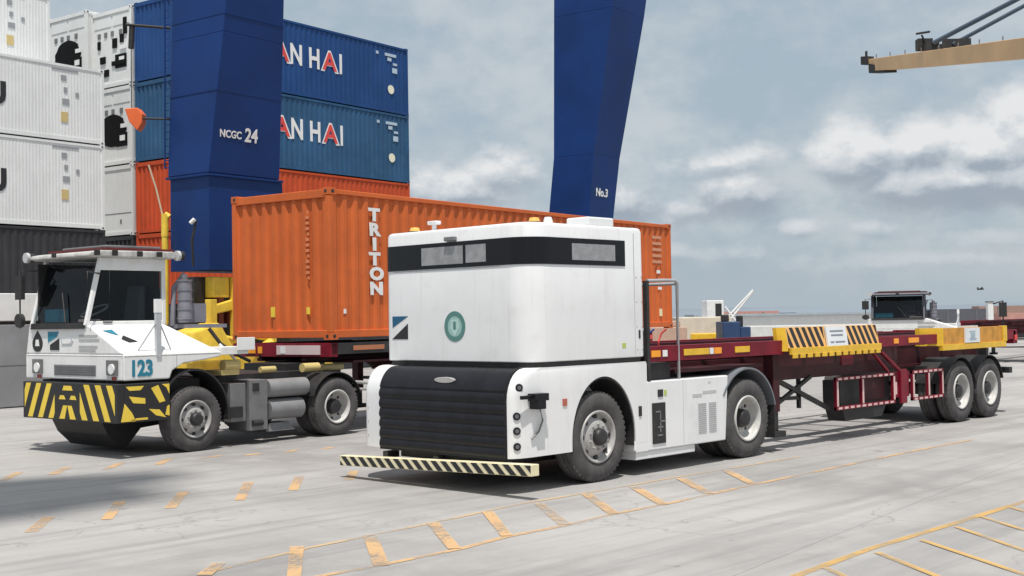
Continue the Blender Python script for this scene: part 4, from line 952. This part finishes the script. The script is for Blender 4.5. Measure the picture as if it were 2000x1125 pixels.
# ------------------------------------------------------------------ numbered cab truck
TY = .08; TL = (9.95, 16.40, 0)
def make_truck():
    t = thing('terminal_tractor', 'white terminal tractor numbered 123 with driver cab and black and yellow chevron bumper', 'tractor', TL, TY, 'cab terminal tractors')
    xf = -1.22
    # lower body
    g = MB().m(WHITE2)
    out = [(xf, 1.12), (xf, 1.55), (xf+.02, 1.60), (.48, 1.60), (.52, 1.48), (.50, 1.42), (.38, 1.38), (.05, 1.37), (-.25, 1.33), (-.40, 1.22), (-.44, 1.12)]
    out = [(xf, 1.12), (xf, 1.50), (.48, 1.50), (.48, 1.42), (.20, 1.38), (-.20, 1.34), (-.40, 1.24), (-.45, 1.12)]
    g.prism(out, 'y', 0, .06); g.prism(out, 'y', 2.66, 2.72); g.box(xf, xf+.05, .06, 2.66, 1.12, 1.50); g.box(xf+.05, .48, .06, 2.66, 1.42, 1.495)
    # sloping skirt round the cab
    def sk(x0, x1, y0, y1, X0, X1, Y0, Y1, z0, z1): g.hexa([(x0, y0, z0), (x1, y0, z0), (x1, y1, z0), (x0, y1, z0)], [(X0, Y0, z1), (X1, Y0, z1), (X1, Y1, z1), (X0, Y1, z1)])
    sk(xf+.003, .46, .003, 2.715, xf+.003, .10, .93, 2.62, 1.50, 1.93)
    b = g.build('body', t, .02)
    g = MB().m(BLACKR); g.box(xf+.1, .3, .3, 2.4, .6, 1.1); g.box(-.3, 3.6, .85, 1.0, .62, .92); g.box(-.3, 3.6, 1.7, 1.85, .62, .92); g.box(-.08, .08, .3, 2.4, .42, .56); g.box(2.8, 2.95, .3, 2.4, .42, .56)
    g.prism([(xf+.05, .60), (xf+.20, .30), (xf+.42, .09), (-.72, .07), (-.45, .36), (.3, .42), (.3, .6)], 'y', .75, 2.15)
    g.build('chassis', t, .01)
    # cab frame: posts and roof, glazed
    y0, y1, zb, zt = .96, 2.55, 1.93, 2.95; xb, xt, xr = xf-.03, xf+.22, .16
    g = MB().m(WHITE2)
    def post(xa, xb_, ya, w=.07, d=.06): g.hexa([(xa, ya, zb), (xa+w, ya, zb), (xa+w, ya+d, zb), (xa, ya+d, zb)], [(xb_, ya, zt), (xb_+w, ya, zt), (xb_+w, ya+d, zt), (xb_, ya+d, zt)])
    post(xb, xt, y0); post(xb, xt, y1-.06); post(xr-.07, xr-.07, y0); post(xr-.07, xr-.07, y1-.06)
    g.box(xb+.02, xr, y0+.003, y0+.05, zb-.02, zb+.06); g.box(xt, xr, y0+.003, y0+.05, zt-.19, zt); g.box(xr-.03, xr, y0+.06, y1-.06, zb, zb+.55)
    g.build('cab_frame', t, .012)
    g = MB().m(mat('grimy_roof_white', (.50, .49, .47), .6, var=.25, scale=5, dirt=.7, dirtcol=(.16, .14, .13), streak=.4)); g.prism([(xt-.26, zt+.01), (xt-.24, zt+.07), (xt-.05, zt+.10), (xr+.05, zt+.11), (xr+.10, zt+.07), (xr+.10, zt), (xt-.1, zt)], 'y', y0-.14, y1+.06)
    rf = g.build('roof', t, .02)
    g = MB().m(LRED if False else mat('dark_red_paint', (.12, .012, .014), .6)); g.box(xt+.02, xr+.12, y0-.05, y1-.1, zt+.112, zt+.15); g.build('roof_stripe', rf)
    g = MB().m(GREY); g.box(xt+.2, xr+.02, y0+.15, y1-.2, zt+.15, zt+.20); g.build('roof_cover', rf, .015)
    # lamps round the roof edge
    for (x, y) in ((xt-.27, y1+.02), (xr+.14, y0-.12)):
        g = MB().m(BLACKR); g.tube([(x+.02, y, zt+.05), (x+.09, y, zt+.05)], .075, 14); g.m(plain('lamp_grey_white', (.5, .5, .5))); g.tube([(x-.03, y, zt+.05), (x+.02, y, zt+.05)], .08, 16); g.build('work_light', t)
    g = MB().m(BLACKR)
    for x in (xt-.18, xt+.12, xt+.55, xt+.9): g.box(x, x+.09, y0-.17, y0-.14, zt+.02, zt+.10)
    g.box(xt-.30, xt-.27, 1.7, 1.8, zt+.02, zt+.09); g.build('marker_lamp', t, .006)
    # glass
    g = MB().m(GLASS); g.add([(xb+.03, y0+.06, zb+.01), (xb+.03, y1-.06, zb+.01), (xt+.03, y1-.06, zt-.02), (xt+.03, y0+.06, zt-.02)], [(0, 1, 2, 3)]); g.build('windscreen', t)
    g = MB().m(GLASS); g.add([(xb+.09, y0+.02, zb+.06), (xr-.07, y0+.02, zb+.06), (xr-.07, y0+.02, zt-.19), (xt+.05, y0+.02, zt-.19)], [(0, 1, 2, 3)]); g.build('side_window', t)
    g = MB().m(BLACKR); g.hexa([(xb-.005, y0+.05, zb-.05), (xb+.02, y0+.05, zb-.05), (xb+.02, y1-.04, zb-.05), (xb-.005, y1-.04, zb-.05)], [(xb+.005, y0+.05, zb+.04), (xb+.03, y0+.05, zb+.04), (xb+.03, y1-.04, zb+.04), (xb+.005, y1-.04, zb+.04)]); g.tube([(xb+.0, 1.5, zb+.05), (xb+.10, 1.75, zb+.5)], .012, 6); g.build('wiper_cowl', t)
    g = MB().m(BLACKR); g.box(xb+.12, xr-.05, y0+.08, y1-.1, zb-.35, zb-.3);  g.box(xb+.14, xb+.4, y0+.08, y1-.1, zb-.3, zb+.04); g.box(xr-.06, xr-.04, y0+.1, y1-.1, zb-.3, zt-.03); g.box(xb+.1, xr-.05, y1-.09, y1-.07, zb, zt-.05); g.build('cab_interior', t, .02)
    g = MB().m(plain('seat_grey', (.10, .10, .11), .8)); g.box(xr-.55, xr-.2, 1.25, 1.75, zb-.3, zb-.02); g.hexa([(xr-.30, 1.27, zb-.02), (xr-.16, 1.27, zb-.02), (xr-.16, 1.73, zb-.02), (xr-.30, 1.73, zb-.02)], [(xr-.22, 1.30, zb+.62), (xr-.12, 1.30, zb+.62), (xr-.12, 1.70, zb+.62), (xr-.22, 1.70, zb+.62)]); g.build('seat', t, .04)
    g = MB().m(plain('wheel_rim_grey', (.22, .22, .23))); c = Vector((xb+.40, 1.35, zb+.22)); ax = Vector((-.45, 0, .9)); ax.normalize(); s1 = Vector((0, 1, 0)); s2 = ax.cross(s1)
    g.tube([c+(s1*math.cos(a*math.pi/10)+s2*math.sin(a*math.pi/10))*.21 for a in range(21)], .016, 6, caps=False); g.build('steering_wheel', t)
    g = MB().m(SKIN); g.box(xb+.16, xb+.32, 1.05, 1.42, zb+.045, zb+.09); g.m(TEAL); g.box(xb+.2, xb+.3, 1.9, 2.45, zb+.05, zb+.26); g.build('dashboard_papers', t, .01)
    # bumper with chevrons
    g = MB().m(LBLK); g.box(xf-.14, xf-.02, -.04, 2.55, .52, 1.08); g.box(xf-.02, -.48, -.04, .02, .52, 1.08)
    bp = g.build('bumper', t, .01)
    BY = plain('stripe_yellow', (.83, .60, .07)); g = MB(); mf_ = lambda a, b, th: (xf-.14-th, a, b)
    cc = 1.27
    stripes(g, cc+.36, 2.50, .54, 1.06, .30, .46, -.26, mf_, BY)      # leaning away on the far half
    stripes(g, 0.02, cc-.34, .54, 1.06, .30, .48, .26, mf_, BY, phase=.07)
    for a, b, z, w in ((cc-.10, cc+.10, 1.0, .035), (cc+.10, cc+.20, .86, .03), (cc-.20, cc-.10, .86, .03)): poly_decal(g, [(a-.04, z-w), (b+.04, z-w), (b, z+w), (a, z+w)], mf_)
    for a, lean in ((cc+.08, -.30), (cc-.22, .30)): poly_decal(g, [(a, .54), (a+.15, .54), (a+.13+lean*.3, .74), (a+.02+lean*.3, .74)], mf_)
    g.build('hazard_stripe', bp)
    g = MB().m(BY); ms = lambda a, b, th: (a, -.04-th, b)
    for P_ in ([(-1.30, .54), (-1.06, .54), (-1.12, .66), (-1.24, .80)], [(-1.17, .90), (-.90, .86), (-.90, .78), (-1.10, .80)], [(-1.22, 1.04), (-.92, 1.04), (-.98, .98), (-1.16, .98)],
               [(-.80, 1.0), (-.68, 1.04), (-.56, .80), (-.66, .78)], [(-.62, 1.05), (-.49, 1.05), (-.49, .90), (-.54, 1.0)], [(-1.04, .58), (-.86, .58), (-.86, .55), (-1.16, .55)], [(-.84, .70), (-.66, .68), (-.55, .56), (-.72, .60)], [(-.53, .72), (-.49, .74), (-.49, .58), (-.56, .60)]): poly_decal(g, P_, ms)
    g.build('hazard_stripe', bp)
    # grille, headlights, prints
    mfr = lambda a, b, th: (xf-th, a, b)
    g = MB().m(GREY); 
    for z in (1.20, 1.235, 1.27, 1.305): g.box(xf-.012, xf+.0, .75, 1.85, z, z+.018)
    g.m(plain('grille_backing_grey', (.22, .22, .23))); g.box(xf-.004, xf, .72, 1.88, 1.18, 1.34); g.build('grille', t)  # grey plate behind the grille slats
    for yy in (.16, 2.22):
        g = MB().m(GREY); g.box(xf-.03, xf, yy-.02, yy+.26, 1.20, 1.42); g.m(LWH); g.tube([(xf-.05, yy+.10, 1.29), (xf-.03, yy+.10, 1.29)], .075, 16); g.m(plain('lamp_red', (.30, .04, .03))); g.box(xf-.02, xf, yy+.03, yy+.13, 1.13, 1.18); g.build('headlight', t, .006)
    g = MB().m(LBLK); pt = [(2.36, 1.86)]+[(2.36+.15*math.sin(a), 1.66-.13*math.cos(a)) for a in [i*math.pi/8 for i in range(-6, 7)]]
    xs_ = xf+.003
    mf5 = lambda a, b, th: (xs_-.002-th, a, b)
    poly_decal(g, pt[::-1], mf5, .006); g.m(LWH); poly_decal(g, [(2.40, 1.72), (2.32, 1.72), (2.30, 1.62), (2.42, 1.62)], mf5, .009); g.build('drop_emblem', t)
    g = MB().m(TEAL); poly_decal(g, [(2.05, 1.84), (1.74, 1.84), (1.80, 1.76), (2.05, 1.68)], mf5, .006); g.m(LBLK); poly_decal(g, [(1.99, 1.56), (1.73, 1.56), (1.73, 1.74), (1.99, 1.64)], mf5, .006)
    g.m(plain('grey_outline', (.5, .52, .55))); poly_decal(g, [(1.68, 1.74), (1.38, 1.76), (1.34, 1.70), (1.38, 1.64), (1.66, 1.63)], mf5, .005); g.m(LWH); poly_decal(g, [(1.64, 1.72), (1.42, 1.73), (1.39, 1.70), (1.42, 1.66), (1.63, 1.655)], mf5, .008); g.build('company_logo', t)
    g = MB().m(plain('grey_print2', (.42, .42, .42)))
    for z, w in ((1.76, .5), (1.70, .55), (1.60, .5), (1.55, .45)): poly_decal(g, [(1.18, z), (1.18-w, z), (1.18-w, z+.03), (1.18, z+.03)], mf5, .005)
    g.build('lettering_strip', t)
    text_mesh('number_lettering', '123', .30, TEAL, t, FX((-1.13, -.004, 1.19), (1, 0, 0), (0, 0, 1)), squash=(.88, 1.05), extrude=.003, bold=.012)
    # side logo on the sloping skirt
    def skp(x, s_): return (x, .003+.927*s_-.004, 1.50+.43*s_+.008)
    g = MB().m(TEAL); g.add([skp(-1.10, .80), skp(-.93, .82), skp(-.93, .62), skp(-1.02, .70)], [(0, 1, 2, 3)]); g.m(LBLK); g.add([skp(-.86, .62), skp(-.74, .40), skp(-.90, .38), skp(-.96, .50)], [(0, 1, 2, 3)]); g.build('company_logo', t)
    # grab post with braces
    g = MB().m(mat('grey_post', (.55, .56, .58), .4, .3)); g.box(-.68, -.60, -.02, .04, 1.45, 2.28); g.m(LWH); g.box(-.685, -.595, -.025, .045, 2.10, 2.30); g.m(bpy.data.materials['grey_post']); g.tube([(-.64, .0, 2.0), (-.92, .1, 1.55)], .012, 6); g.tube([(-.64, .0, 2.0), (-.36, .1, 1.55)], .012, 6); g.build('grab_post', t)
    # mirrors
    for (x, y, s_) in ((xf-.10, 2.70, 1), ):
        g = MB().m(BLACKR); g.tube([(xt-.1, y1, 2.80), (x, y, 2.80), (x, y, 1.9)], .014, 6); g.box(x-.03, x+.03, y-.10, y+.10, 2.35, 2.72); g.tube([(x-.04, y, 2.02), (x+.03, y, 2.02)], .11, 14); g.build('mirror', t)
    g = MB().m(plain('seam_grey', (.25, .25, .25)))
    for a_, b_ in ((-1.215, .45),): g.box(a_, b_, -.003, .0, 1.468, 1.474)
    g.box(-.33, -.325, -.003, .0, 1.26, 1.47); g.box(xf-.003, xf, .02, 2.7, 1.475, 1.481); g.build('panel_seam', t)
    g = MB().m(BLACKR); g.box(-.95, -.80, y0-.02, y0+.003, 1.965, 1.985); g.build('door_handle', t)
    g = MB().m(BLACKR); g.tube([(xt+.02, y0, 2.70), (xf-.12, y0-.22, 2.72), (xf-.12, y0-.22, 2.35)], .012, 6); g.build('mirror_arm', t)
    # exhaust and filter behind cab
    g = MB().m(mat('lilac_grey_steel', (.22, .215, .25), .6, .1, dirt=.3)); g.tube([(.36, .75, 1.95), (.36, .75, 2.62)], .11, 18); g.tube([(.36, .75, 2.62), (.36, .75, 2.70)], .05, 12); g.box(.50, .80, .80, 1.15, 1.95, 2.25)
    for z_ in (2.0, 2.15, 2.3, 2.45, 2.6): g.tube([(.36, .75, z_), (.36, .75, z_+.02)], .122, 18)
    g.tube([(.30, 1.0, 1.9), (.34, 1.0, 2.5), (.5, .95, 2.72)], .045, 10); g.box(.3, 1.05, .6, 1.2, 1.86, 1.92); g.build('air_filter', t)
    g = MB().m(WHITE2); g.box(.50, 1.02, .02, .5, 1.44, 1.56); g.box(.78, 1.12, -.02, .0, 1.50, 1.70); pln = g.build('rear_shelf', t, .006)
    g = MB().m(LBLK)
    for i in range(4): g.box(.80+.07*i, .85+.07*i, -.026, -.02, 1.56, 1.63)
    g.build('shelf_lettering', pln); 
    bpy.data.objects.remove(bpy.data.objects['shelf_lettering'])
    arch('wheel_arch', 0, .50, .62, .72, .02, .50, -5, 160, .03, BLACKR, (0, 0, 0), t); arch('wheel_arch', 0, .50, .62, .72, 2.22, 2.70, -5, 160, .03, BLACKR, (0, 0, 0), t)
    # side boxes and tanks
    g = MB().m(GREY); g.box(.72, 1.02, .10, .55, .38, .98); g.box(1.06, 1.42, .06, .6, .22, 1.02); g.m(BLACKR); g.box(.70, .95, .08, .1, .45, .62); g.box(1.12, 1.25, .045, .06, .84, .97); g.tube([(1.1, .05, .34), (1.3, .05, .34)], .05, 8); g.build('battery_box', t, .012)
    g = MB().m(ALU); g.tube([(1.50, .22, .86), (2.32, .22, .86)], .15, 20); g.build('air_tank', t); g = MB().m(ALU); g.tube([(1.52, .24, .52), (2.22, .24, .52)], .17, 20); g.build('air_tank', t)
    g = MB().m(GREY); g.hexa([(1.45, .15, .17), (2.05, .15, .17), (2.05, .5, .17), (1.45, .5, .17)], [(1.55, .18, .30), (1.95, .18, .30), (1.95, .45, .30), (1.55, .45, .30)]); g.build('step', t)
    arch('rear_fender', 2.87, .50, .56, .56, .0, .62, 20, 160, .012, BLACKR, (0, 0, 0), t)
    g = MB().m(RIM); g.tube([(3.3, .1, .88), (3.75, .1, .84)], .03, 8); g.tube([(3.3, .1, .76), (3.75, .1, .73)], .025, 8); g.build('rear_light_bar', t)
    g = MB().m(plain('pale_yellow2', (.55, .43, .17))); g.tube([(.62, .15, 1.27), (.9, .15, 1.27)], .085, 16); g.box(.55, .9, .1, .5, 1.12, 1.20); g.build('air_cylinder', t)
    for a_, b_, y_, r_ in ((1.55, 1.85, .4, .05), (2.35, 2.7, .3, .075)):
        g = MB().m(bpy.data.materials['pale_yellow2']); g.tube([(a_, y_, 1.16), (b_, y_, 1.16)], r_, 12); g.build('air_cylinder', t)
    g = MB().m(BLACKR); g.box(.5, 3.4, .5, 2.3, .95, 1.10); g.box(2.4, 3.3, .8, 1.9, 1.10, 1.22); g.tube([(.7, .6, 1.85), (.85, .5, 1.6), (1.1, .5, 1.45), (1.5, .6, 1.3)], .03, 8); g.m(LWH); g.tube([(.75, .4, 1.6), (.9, .3, 1.42), (1.05, .4, 1.35)], .02, 8); g.build('coupling', t)
    wheel(t, 0, -.01, .49, .49, .30, 'front', -1); wheel(t, 0, 2.73, .49, .49, .30, 'front', 1)
    for s_, y0_ in ((-1, .0), (1, 2.72)):
        wheel(t, 2.87, y0_, .49, .49, .28, 'rear', s_, RIMW); wheel(t, 2.87, y0_+(.32 if s_ < 0 else -.32), .49, .49, .28, 'rear', s_, RIMW)
    return t
trk = make_truck()

# ------------------------------------------------------------------ things in the distance
def D_at(x, y, D):
    p = at(x, y, D); return Vector((p.x, p.y, 0))
p = D_at(1872, 600, 46)
ft = dup(trk, (p.x, p.y, 0), .42, 'distant cab truck with black mirrors seen over the empty trailer deck', skip=('number_lettering', 'drop_emblem', 'company_logo', 'roof_stripe')); ft.scale = (1.2, 1.2, .86)
for ch in ft.children:
    if ch.name.startswith('roof') or ch.name.startswith('cab_frame'):
        ch.material_slots[0].link = 'OBJECT'; ch.material_slots[0].material = bpy.data.materials['dark_cab_grey']
g = MB().m(BLACKR); g.tube([(-.9, -1.0, 2.5), (-1.3, -1.25, 2.62), (-1.3, -1.25, 1.6)], .03, 6); g.box(-1.34, -1.26, -1.36, -1.14, 1.95, 2.55); g.build('mirror', ft)
p = D_at(2010, 640, 44)
dup(tr1, (p.x, p.y, 0), .10, 'distant flatbed trailer at the right edge behind the empty maroon trailer', skip=('notice_plate', 'number_plate'))
# white mobile crane
mo = D_at(1400, 640, 58); mc = thing('mobile_crane', 'small white mobile crane with raised lattice boom far behind the trailer', 'crane', mo)
g = MB(mo).m(WHITE2); a = mo; RX = rt
def fb(g, x0, x1, z0, z1, d0, d1, o=None):
    o = o or mo; fl = Vector((cy, sy, 0))
    P_ = [o+RX*x+fl*d for x, d in ((x0, d0), (x1, d0), (x1, d1), (x0, d1))]
    g.hexa([p+Vector((0, 0, z0)) for p in P_], [p+Vector((0, 0, z1)) for p in P_])
fb(g, -.45, .35, 1.6, 2.6, 0, 1.6); fb(g, -1.3, 1.2, .7, 1.6, 0, 2.2); g.build('cab', mc, .03)
g = MB(mo).m(BLACKR); fb(g, -.05, .25, 1.85, 2.45, -.01, .2); g.build('window', mc)
g = MB(mo).m(WHITE2); p0 = mo+RX*.5+Vector((0, 0, 1.5)); p1 = mo+RX*1.75+Vector((0, 0, 3.0))
for dz in (0, .28):
    g.tube([p0+Vector((0, 0, dz)), p1+Vector((0, 0, dz*.2))], .05, 6)
for i in range(8):
    q = p0.lerp(p1, i/8); q1 = p0.lerp(p1, (i+.5)/8); g.tube([q, q1+Vector((0, 0, .28*(1-.8*(i+.5)/8)))], .025, 5)
g.tube([mo+RX*.4+Vector((0, 0, 2.3)), mo+RX*1.2+Vector((0, 0, 1.2))], .05, 6); g.build('boom', mc)
for xx in (-.9, .7):
    g = MB(mo).m(TYRE); c = mo+RX*xx+Vector((0, 0, .45)); fl = Vector((cy, sy, 0)); g.tube([c-fl*.1, c+fl*.3], .45, 18); g.build('wheel', mc)
# yellow generator, blue machine, crates and barrier
def small(name, label, cat, px, D, boxes, bev=.03):
    o = D_at(px, 640, D); t = thing(name, label, cat, o)
    for nm, mt, bs in boxes:
        g = MB(o).m(mt)
        for b in bs: fb(g, *b, o=o)
        g.build(nm, t, bev)
    return t
small('generator', 'cream and yellow generator box beyond the front of the empty trailer', 'generator', 1370, 45, [('housing', mat('cream_paint', (.66, .58, .46), .6), [(-.9, 1.1, .9, 1.85, 0, 1.4)]), ('base', YEL, [(-.4, .8, .5, 1.25, -.06, 1.5)])])
small('crate_stack', 'tan packing crates stacked at the far end of the orange container', 'crates', 1300, 40, [('crate', mat('tan_wood', (.50, .33, .25), .7, dirt=.3), [(-.5, .7, .0, 1.55, 0, 1), (.1, .5, 1.55, 1.75, .1, .6)])])
small('tow_tug', 'dark blue tow tug beyond the empty trailer deck, left of the striped plate', 'tug', 1435, 42, [('body', mat('tug_blue', (.018, .05, .13), .5), [(-.40, .20, .8, 1.68, 0, 1.5), (.2, .55, .8, 1.50, 0, 1.5)]), ('seat', BLACKR, [(-.38, -.15, 1.68, 1.92, .2, .6), (.15, .33, 1.50, 1.88, .2, .6)]), ('undercarriage', BLACKR, [(-.5, .9, .15, .8, .1, 1.3)])])
for i, (px, D) in enumerate(((1480, 66), (1600, 66), (1700, 68), (1850, 70))):
    pass
# sea wall with posts
sw = thing('sea_wall', 'low pale concrete quay wall running along the water', 'wall', (0, 0, 0))
a = D_at(1255, 640, 78); b = D_at(2500, 640, 74); d = (b-a).normalized(); nn = Vector((-d.y, d.x, 0))
g = MB().m(mat('pale_concrete', (.62, .62, .60), .8, dirt=.3, dirtcol=(.35, .34, .32), streak=.2)); g.hexa([a, b, b+nn*.5, a+nn*.5], [p+Vector((0, 0, 1.15)) for p in (a, b, b+nn*.5, a+nn*.5)]); g.build('parapet', sw, .03)
# vessel hull / low shed line far back
small('harbour_shed', 'long low white harbour shed at the waterside, far behind the trailer', 'shed', 1590, 105, [('wall', WHITE2, [(-10, 9, 0, 1.75, 0, 5)]), ('roof', mat('shed_roof', (.35, .40, .44), .7), [(-10.3, 9.3, 1.76, 1.95, -.3, 5.3)])], 0)
small('light_mast', 'slim white mast standing behind the right guide plate', 'mast', 1936, 60, [('post', WHITE2, [(-.13, .13, 0, 2.3, 0, .26)]), ('cap', GREY, [(-.16, .16, 2.3, 2.36, -.03, .29)])], 0)
small('pink_container', 'weathered pink and red flat racks stacked at the right edge', 'racks', 2010, 62, [('rack', mat('faded_pink', (.50, .26, .22), .7), [(-1.4, 3, 1.0, 1.75, 0, 2)]), ('rack_base', BLACKR, [(-1.0, 3, .5, .98, 0, 2)])], 0)
random.seed(11)
mat('faded_rust_paint', (.36, .22, .18), .7, dirt=.4)
for k, (px, D, w_, h_, mt, lab) in enumerate(((1462, 120, 3.0, 2.2, 'faded_pink', 'faded pink container far off on the quay, right of the small mobile crane'), (1515, 130, 2.2, 2.0, 'bright_blue_container_paint', 'small blue container far off, just left of the striped guide plate'), (1880, 140, 3.4, 2.1, 'dark_cab_grey', 'dark grey container far off, between the distant cab and the slim mast'), (1985, 150, 4.5, 2.4, 'faded_rust_paint', 'faded rust container farthest right on the horizon'))):
    small('far_container', lab, 'container', px, D, [('box', bpy.data.materials[mt], [(-w_, w_, 0, h_, 0, 2.4)]), ('door_bars', GREY, [(-w_*.5, -w_*.5+.1, .1, h_-.1, -.06, -.01), (w_*.5-.1, w_*.5, .1, h_-.1, -.06, -.01)])], 0)
for k, (c0, c1) in enumerate(((LRED, 9.75), (plain('hose_blue', (.02, .08, .35)), 9.95), (BLACKR, 10.2))):
    g = MB(O).m(c0); g.tube([(11.92+t*.035, c1+.05*math.cos(t*1.3), 1.72-.55*math.sin(t*math.pi/26)**1+.05*math.sin(t*1.3)) for t in range(27)], .014, 6); g.build('air_hose', av)
# bird: small dark gull in the air on the right
bo_ = at(1915, 565, 60); g = MB(bo_).m(plain('bird_dark', (.05, .055, .06)))
g.tube([bo_-rt*.16, bo_-rt*.08+Vector((0, 0, .01)), bo_, bo_+rt*.1, bo_+rt*.17], .045, 8, r_end=.02)
g.add([bo_+rt*.03, bo_-rt*.06, bo_-rt*.05+fw*.25+Vector((0, 0, .12)), bo_-rt*.02+fw*.45+Vector((0, 0, .05))], [(0, 1, 2, 3)]); g.add([bo_+rt*.03, bo_-rt*.06, bo_-rt*.03-fw*.25+Vector((0, 0, .12)), bo_-rt*.0-fw*.45+Vector((0, 0, .05))], [(0, 1, 2, 3)])
o = g.build('bird'); o.location = bo_; tag(o, 'small dark bird flying low over the water on the right', 'bird')

# ship-to-shore boom, top right
bo0 = at(1696, 124, 118); bc = thing('ship_crane_boom', 'long yellow crane boom with twin dark stays reaching in from the top right', 'crane', (bo0.x, bo0.y, 0))
ob = Vector((bo0.x, bo0.y, 0)); p0 = at(1712, 127, 118); p1 = at(2010, 94, 82); p2 = at(2300, 64, 62); g = MB(ob).m(BOOM)
def girder(g, a, b, w, h0, h1):
    d = (b-a).normalized(); s_ = Vector((-d.y, d.x, 0)).normalized()*w/2; z = Vector((0, 0, 1))
    g.hexa([a-s_-z*h0/2, a+s_-z*h0/2, b+s_-z*h1/2, b-s_-z*h1/2], [a-s_+z*h0/2, a+s_+z*h0/2, b+s_+z*h1/2, b-s_+z*h1/2])
girder(g, p0, p1, 1.6, 1.15, 1.35); girder(g, p1, p2, 1.6, 1.35, 1.4); g.build('girder', bc, .03)
g = MB(ob).m(CYEL if False else BLACKR); girder(g, at(1708, 134, 117), at(1740, 136, 114), 1.2, .9, .5); girder(g, at(1688, 119, 119), at(1700, 118, 118), .8, .8, .8); g.tube([at(1692, 112, 119), at(1692, 100, 119)], .12, 6); g.build('boom_tip', bc)
g = MB(ob).m(STEELD)
g.tube([at(1823, 84, 104), at(1968, 8, 100), at(2060, -40, 98)], .21, 8); g.tube([at(1862, 86, 100), at(1995, 14, 97), at(2070, -26, 96)], .17, 8); g.build('stay', bc)
g = MB(ob).m(BLACKR)
for x, y, D, s_ in ((1808, 86, 105, .9), (1822, 92, 104, .8), (1860, 86, 100, .8), (1885, 84, 98, .7), (1845, 92, 101, .5)): fb(g, -s_*.7, s_*.7, at(x, y, D).z-.5*s_, at(x, y, D).z+.55*s_, 0, .8, o=D_at(x, y, D)); g.build('sheave_block', bc); g = MB(ob).m(BLACKR)
g.tube([at(1790, 66, 106), at(1815, 62, 104)], .1, 6); g.tube([at(1800, 68, 105), at(1808, 86, 105)], .08, 6); g.build('tie_bar', bc)
g = MB(ob).m(GREY)
for i in range(9):
    t = i/8; q = p0.lerp(p1, t); g.tube([q+Vector((0, 0, .6)), q+Vector((0, 0, 1.05))], .05, 5)
g.build('walkway_rail', bc)
S.cycles.max_bounces = 6; S.cycles.transparent_max_bounces = 12
